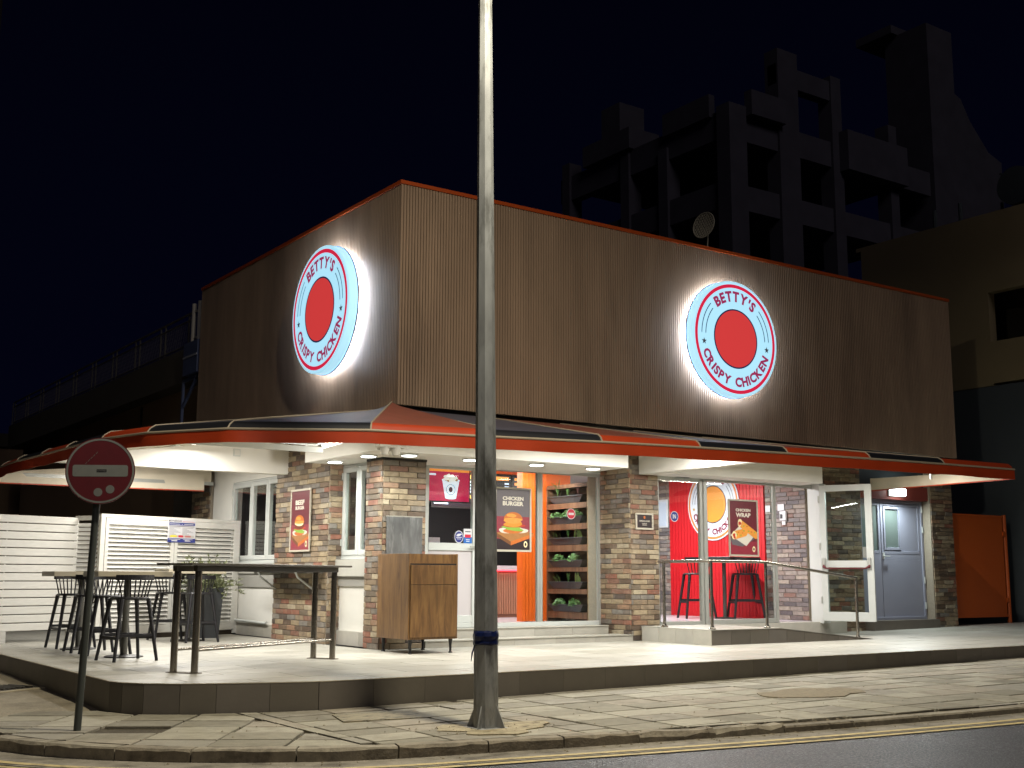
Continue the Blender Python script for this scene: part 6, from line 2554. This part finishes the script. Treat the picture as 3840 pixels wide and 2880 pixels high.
# wall with balcony openings left free
mb.box(24.0, 15.56, 5.3, 24.25, 19.05, 9.2)
mb.box(24.0, 11.5, 7.45, 24.25, 15.559, 9.2)
mb.box(24.0, 11.5, 5.35, 24.25, 15.559, 6.3)
mb.box(24.0, 13.6, 6.3, 24.25, 14.2, 7.449)
mb.build('upper_wall', M_conc2, nb_)
mb = MB()
mb.box(24.01, 12.8, 0, 24.26, 19.05, 5.29)
mb.build('lower_wall', M_conc3, nb_)
MB().box(25.6, 11.5, 5.3, 25.8, 18.9, 9.1).build('inner_wall', M_bgdark, nb_)
MB().box(24.0, 11.5, 9.2, 34, 19.2, 9.3).build('roof', M_conc2, nb_)
MB().box(24.26, 18.85, 0, 34, 19.05, 9.19).build('back_wall', M_conc2, nb_)
for y in (16.2, 16.9):
    MB().cyl((24.1, y, 9.3), (24.1, y, 9.75), 0.05, n=8).build('roof_pipe', M_conc3, nb_)
wt = thing('water_tank', (25.0, 15.0, 9.3), 'dim round water tank on a rooftop rack at the right', 'tank')
MB().cyl((24.6, 15.1, 10.0), (25.9, 15.1, 10.0), 0.45, n=24).build('drum', M_conc3, wt, smooth=True)
mb = MB()
for x in (24.7, 25.8):
    for y in (14.7, 15.5):
        mb.bar((x, y, 9.3), (x, y, 9.7), 0.05, 0.05)
    mb.bar((x, 14.0, 9.35), (x, 15.5, 10.4), 0.05, 0.05)
mb.build('rack', M_conc3, wt)

# unfinished concrete frame far behind
cf = thing('concrete_frame', (48, 46, 0), 'dark unfinished concrete frame building looming behind the restaurant', 'building')
X0, Y0 = 40.8, 40.0
cxs = [(40.8, 42.0), (44.4, 45.9), (48.5, 49.3), (53.2, 53.9)]
for i, (xa, xb) in enumerate(cxs):
    tops_ = [24.4, 28.2, 27.7, 26.0]
    MB().box(xa, Y0, 0, xb, Y0 + 0.9, tops_[i]).build('column', M_conc, cf)
for yy, tp_ in ((44.6, 23.4), (47.7, 24.2), (53.0, 25.0)):
    MB().box(X0, yy, 0, X0 + 0.9, yy + 0.7, tp_).build('column', M_conc, cf)
for z0, z1 in ((22.6, 24.0), (19.0, 20.3), (14.6, 15.9), (10, 11.2)):
    MB().box(X0 + 0.15, Y0 + 0.15, z0, 57.0, Y0 + 0.75, z1).build('beam', M_conc, cf)
    MB().box(X0 + 0.15, Y0 + 0.75, z0 + 0.15, X0 + 0.75, 54.0, z1 + 0.2).build('beam', M_conc, cf)
    MB().box(X0 + 0.75, Y0 + 0.75, z1 - 0.35, 57.0, 54.0, z1 - 0.05).build('floor_slab', M_conc, cf)
MB().box(44.4, Y0 + 0.1, 26.3, 49.3, Y0 + 0.7, 27.4).build('beam', M_conc, cf)
MB().box(49.0, Y0 - 0.6, 22.4, 54.0, Y0 + 0.1, 24.6).build('balcony', M_conc, cf)
MB().box(42.0, Y0 - 0.4, 23.9, 44.5, Y0 + 0.1, 25.2).build('parapet', M_conc, cf)
MB().box(X0 - 0.1, 41.3, 24.0, X0 + 0.3, 44.8, 25.2).build('parapet', M_conc, cf)
MB().box(X0 - 0.2, 47.4, 24.2, X0 + 2, 51.5, 25.4).build('parapet', M_conc, cf)
MB().box(X0, 48.4, 25.4, X0 + 1.8, 50.0, 27.2).build('roof_block', M_conc, cf)
for x in (43.6, 46.6, 51.0):
    MB().box(x, 46.5, 0, x + 0.8, 47.2, 23).build('column', M_conc, cf)
MB().box(57.2, Y0, 0, 59.6, 42.95, 33.2).build('stair_tower', M_conc, cf)
MB().box(56.6, 42.0, 33.2, 59.8, 44.6, 33.7).build('tower_cap', M_conc, cf)
mb = MB()
pr = [(59.6, 0), (64.0, 0), (64.0, 26.0), (62.7, 26.4), (61.0, 28.0), (60.2, 29.2), (59.6, 29.4)]
vs = [(x, Y0 + 0.02, z) for x, z in pr] + [(x, Y0 + 2.9, z) for x, z in pr]
n = len(pr)
mb.mesh(vs, [tuple(range(n)), tuple(range(n, 2 * n))[::-1]] + [(k_, (k_ + 1) % n, n + (k_ + 1) % n, n + k_) for k_ in range(n)])
mb.build('stepped_wall', M_conc, cf)

# annexe along the lane behind the restaurant
an_ = thing('rear_annexe', (9.5, 32, 0), 'dark rear annexe with a railed roof terrace behind the restaurant on the lane', 'building')
MB().box(8.75, 22.85, 0, 14, 40.0, 5.0).build('wall', mat('annexe_tan', '#8a7258', 0.85, var=0.06, vscale=1), an_)
MB().box(8.70, 28.0, 4.0, 8.76, 28.03, 4.95).build('joint', M_dark, an_)
MB().box(8.35, 22.85, 5.0, 14, 40.4, 5.72).build('roof_slab', M_bgdark, an_)
MB().box(8.3, 22.84, 1.0, 8.74, 24.2, 3.7).build('porch_block', M_bgdark, an_)
rl_ = thing('roof_railing', (8.4, 31, 5.72), 'thin dim mesh railing along the annexe roof', 'railing')
mb = MB()
mb.bar((8.42, 23.7, 6.46), (8.42, 40.2, 6.46), 0.035, 0.035)
mb.build('top_rail', M_rail, rl_)
mb = MB()
mb.bar((8.42, 23.7, 6.32), (8.42, 40.2, 6.32), 0.025, 0.025)
mb.bar((8.42, 23.7, 5.80), (8.42, 40.2, 5.80), 0.025, 0.025)
mb.build('mid_rail', M_rail, rl_)
for i in range(10):
    y = 23.8 + i * 1.8
    for q in (0, 0.32):
        MB().bar((8.42, y + q, 5.72), (8.42, y + q, 6.46), 0.03, 0.03).build('post', M_rail, rl_)
mb = MB()
for i in range(150):
    y = 23.8 + i * 0.108
    mb.bar((8.42, y, 5.80), (8.42, y + 0.3, 6.32), 0.006, 0.006)
    mb.bar((8.42, y + 0.3, 5.80), (8.42, y, 6.32), 0.006, 0.006)
mb.build('wire_mesh', M_rail, rl_, kind='stuff')
mp_ = thing('signal_box', (8.3, 23.2, 4.2), 'pale blue meter box and white pipes on a bracket at the corner of the annexe', 'meter box')
MB().box(8.2, 22.95, 5.05, 8.5, 23.75, 5.72).build('box', mat('meter_blue', '#4a5578', 0.5), mp_)
MB().box(8.185, 22.95, 5.4, 8.2, 23.75, 5.44).build('box_band', mat('meter_white', '#8f93a0', 0.5), mp_)
for y in (23.15, 23.5):
    MB().cyl((8.3, y, 5.72), (8.3, y, 6.55), 0.05, n=10).build('pipe', mat('pipe_white', '#a5a199', 0.5), mp_, smooth=True)
for z in (5.82, 6.38):
    MB().bar((8.3, 23.15, z), (8.3, 23.5, z), 0.03, 0.03).build('cross_pipe', MATS['pipe_white'], mp_)
mb = MB()
mb.bar((8.3, 23.1, 5.0), (8.3, 23.95, 4.98), 0.05, 0.06)
mb.bar((8.3, 23.2, 4.95), (8.3, 23.92, 4.45), 0.05, 0.06)
mb.bar((8.3, 23.95, 5.0), (8.3, 23.97, 4.0), 0.05, 0.06)
mb.build('bracket', MATS['meter_blue'], mp_)
# far wall pieces at the left edge
lb_ = thing('left_tower_block', (-4, 40, 0), 'very dark tower block at the left edge of the picture', 'building')
MB().box(-14, 34, 0, 6.05, 52, 17.0).build('wall', mat('block_dark', '#2a2620', 0.9), lb_)
fw_ = thing('far_shed', (8, 44, 0), 'dim tan shed at the end of the lane', 'building')
MB().box(6.3, 43, 0, 12, 50, 5.3).build('wall', MATS['annexe_tan'], fw_)
MB().box(6.2, 42.9, 5.3, 12.1, 50.1, 5.75).build('roof', M_bgdark, fw_)
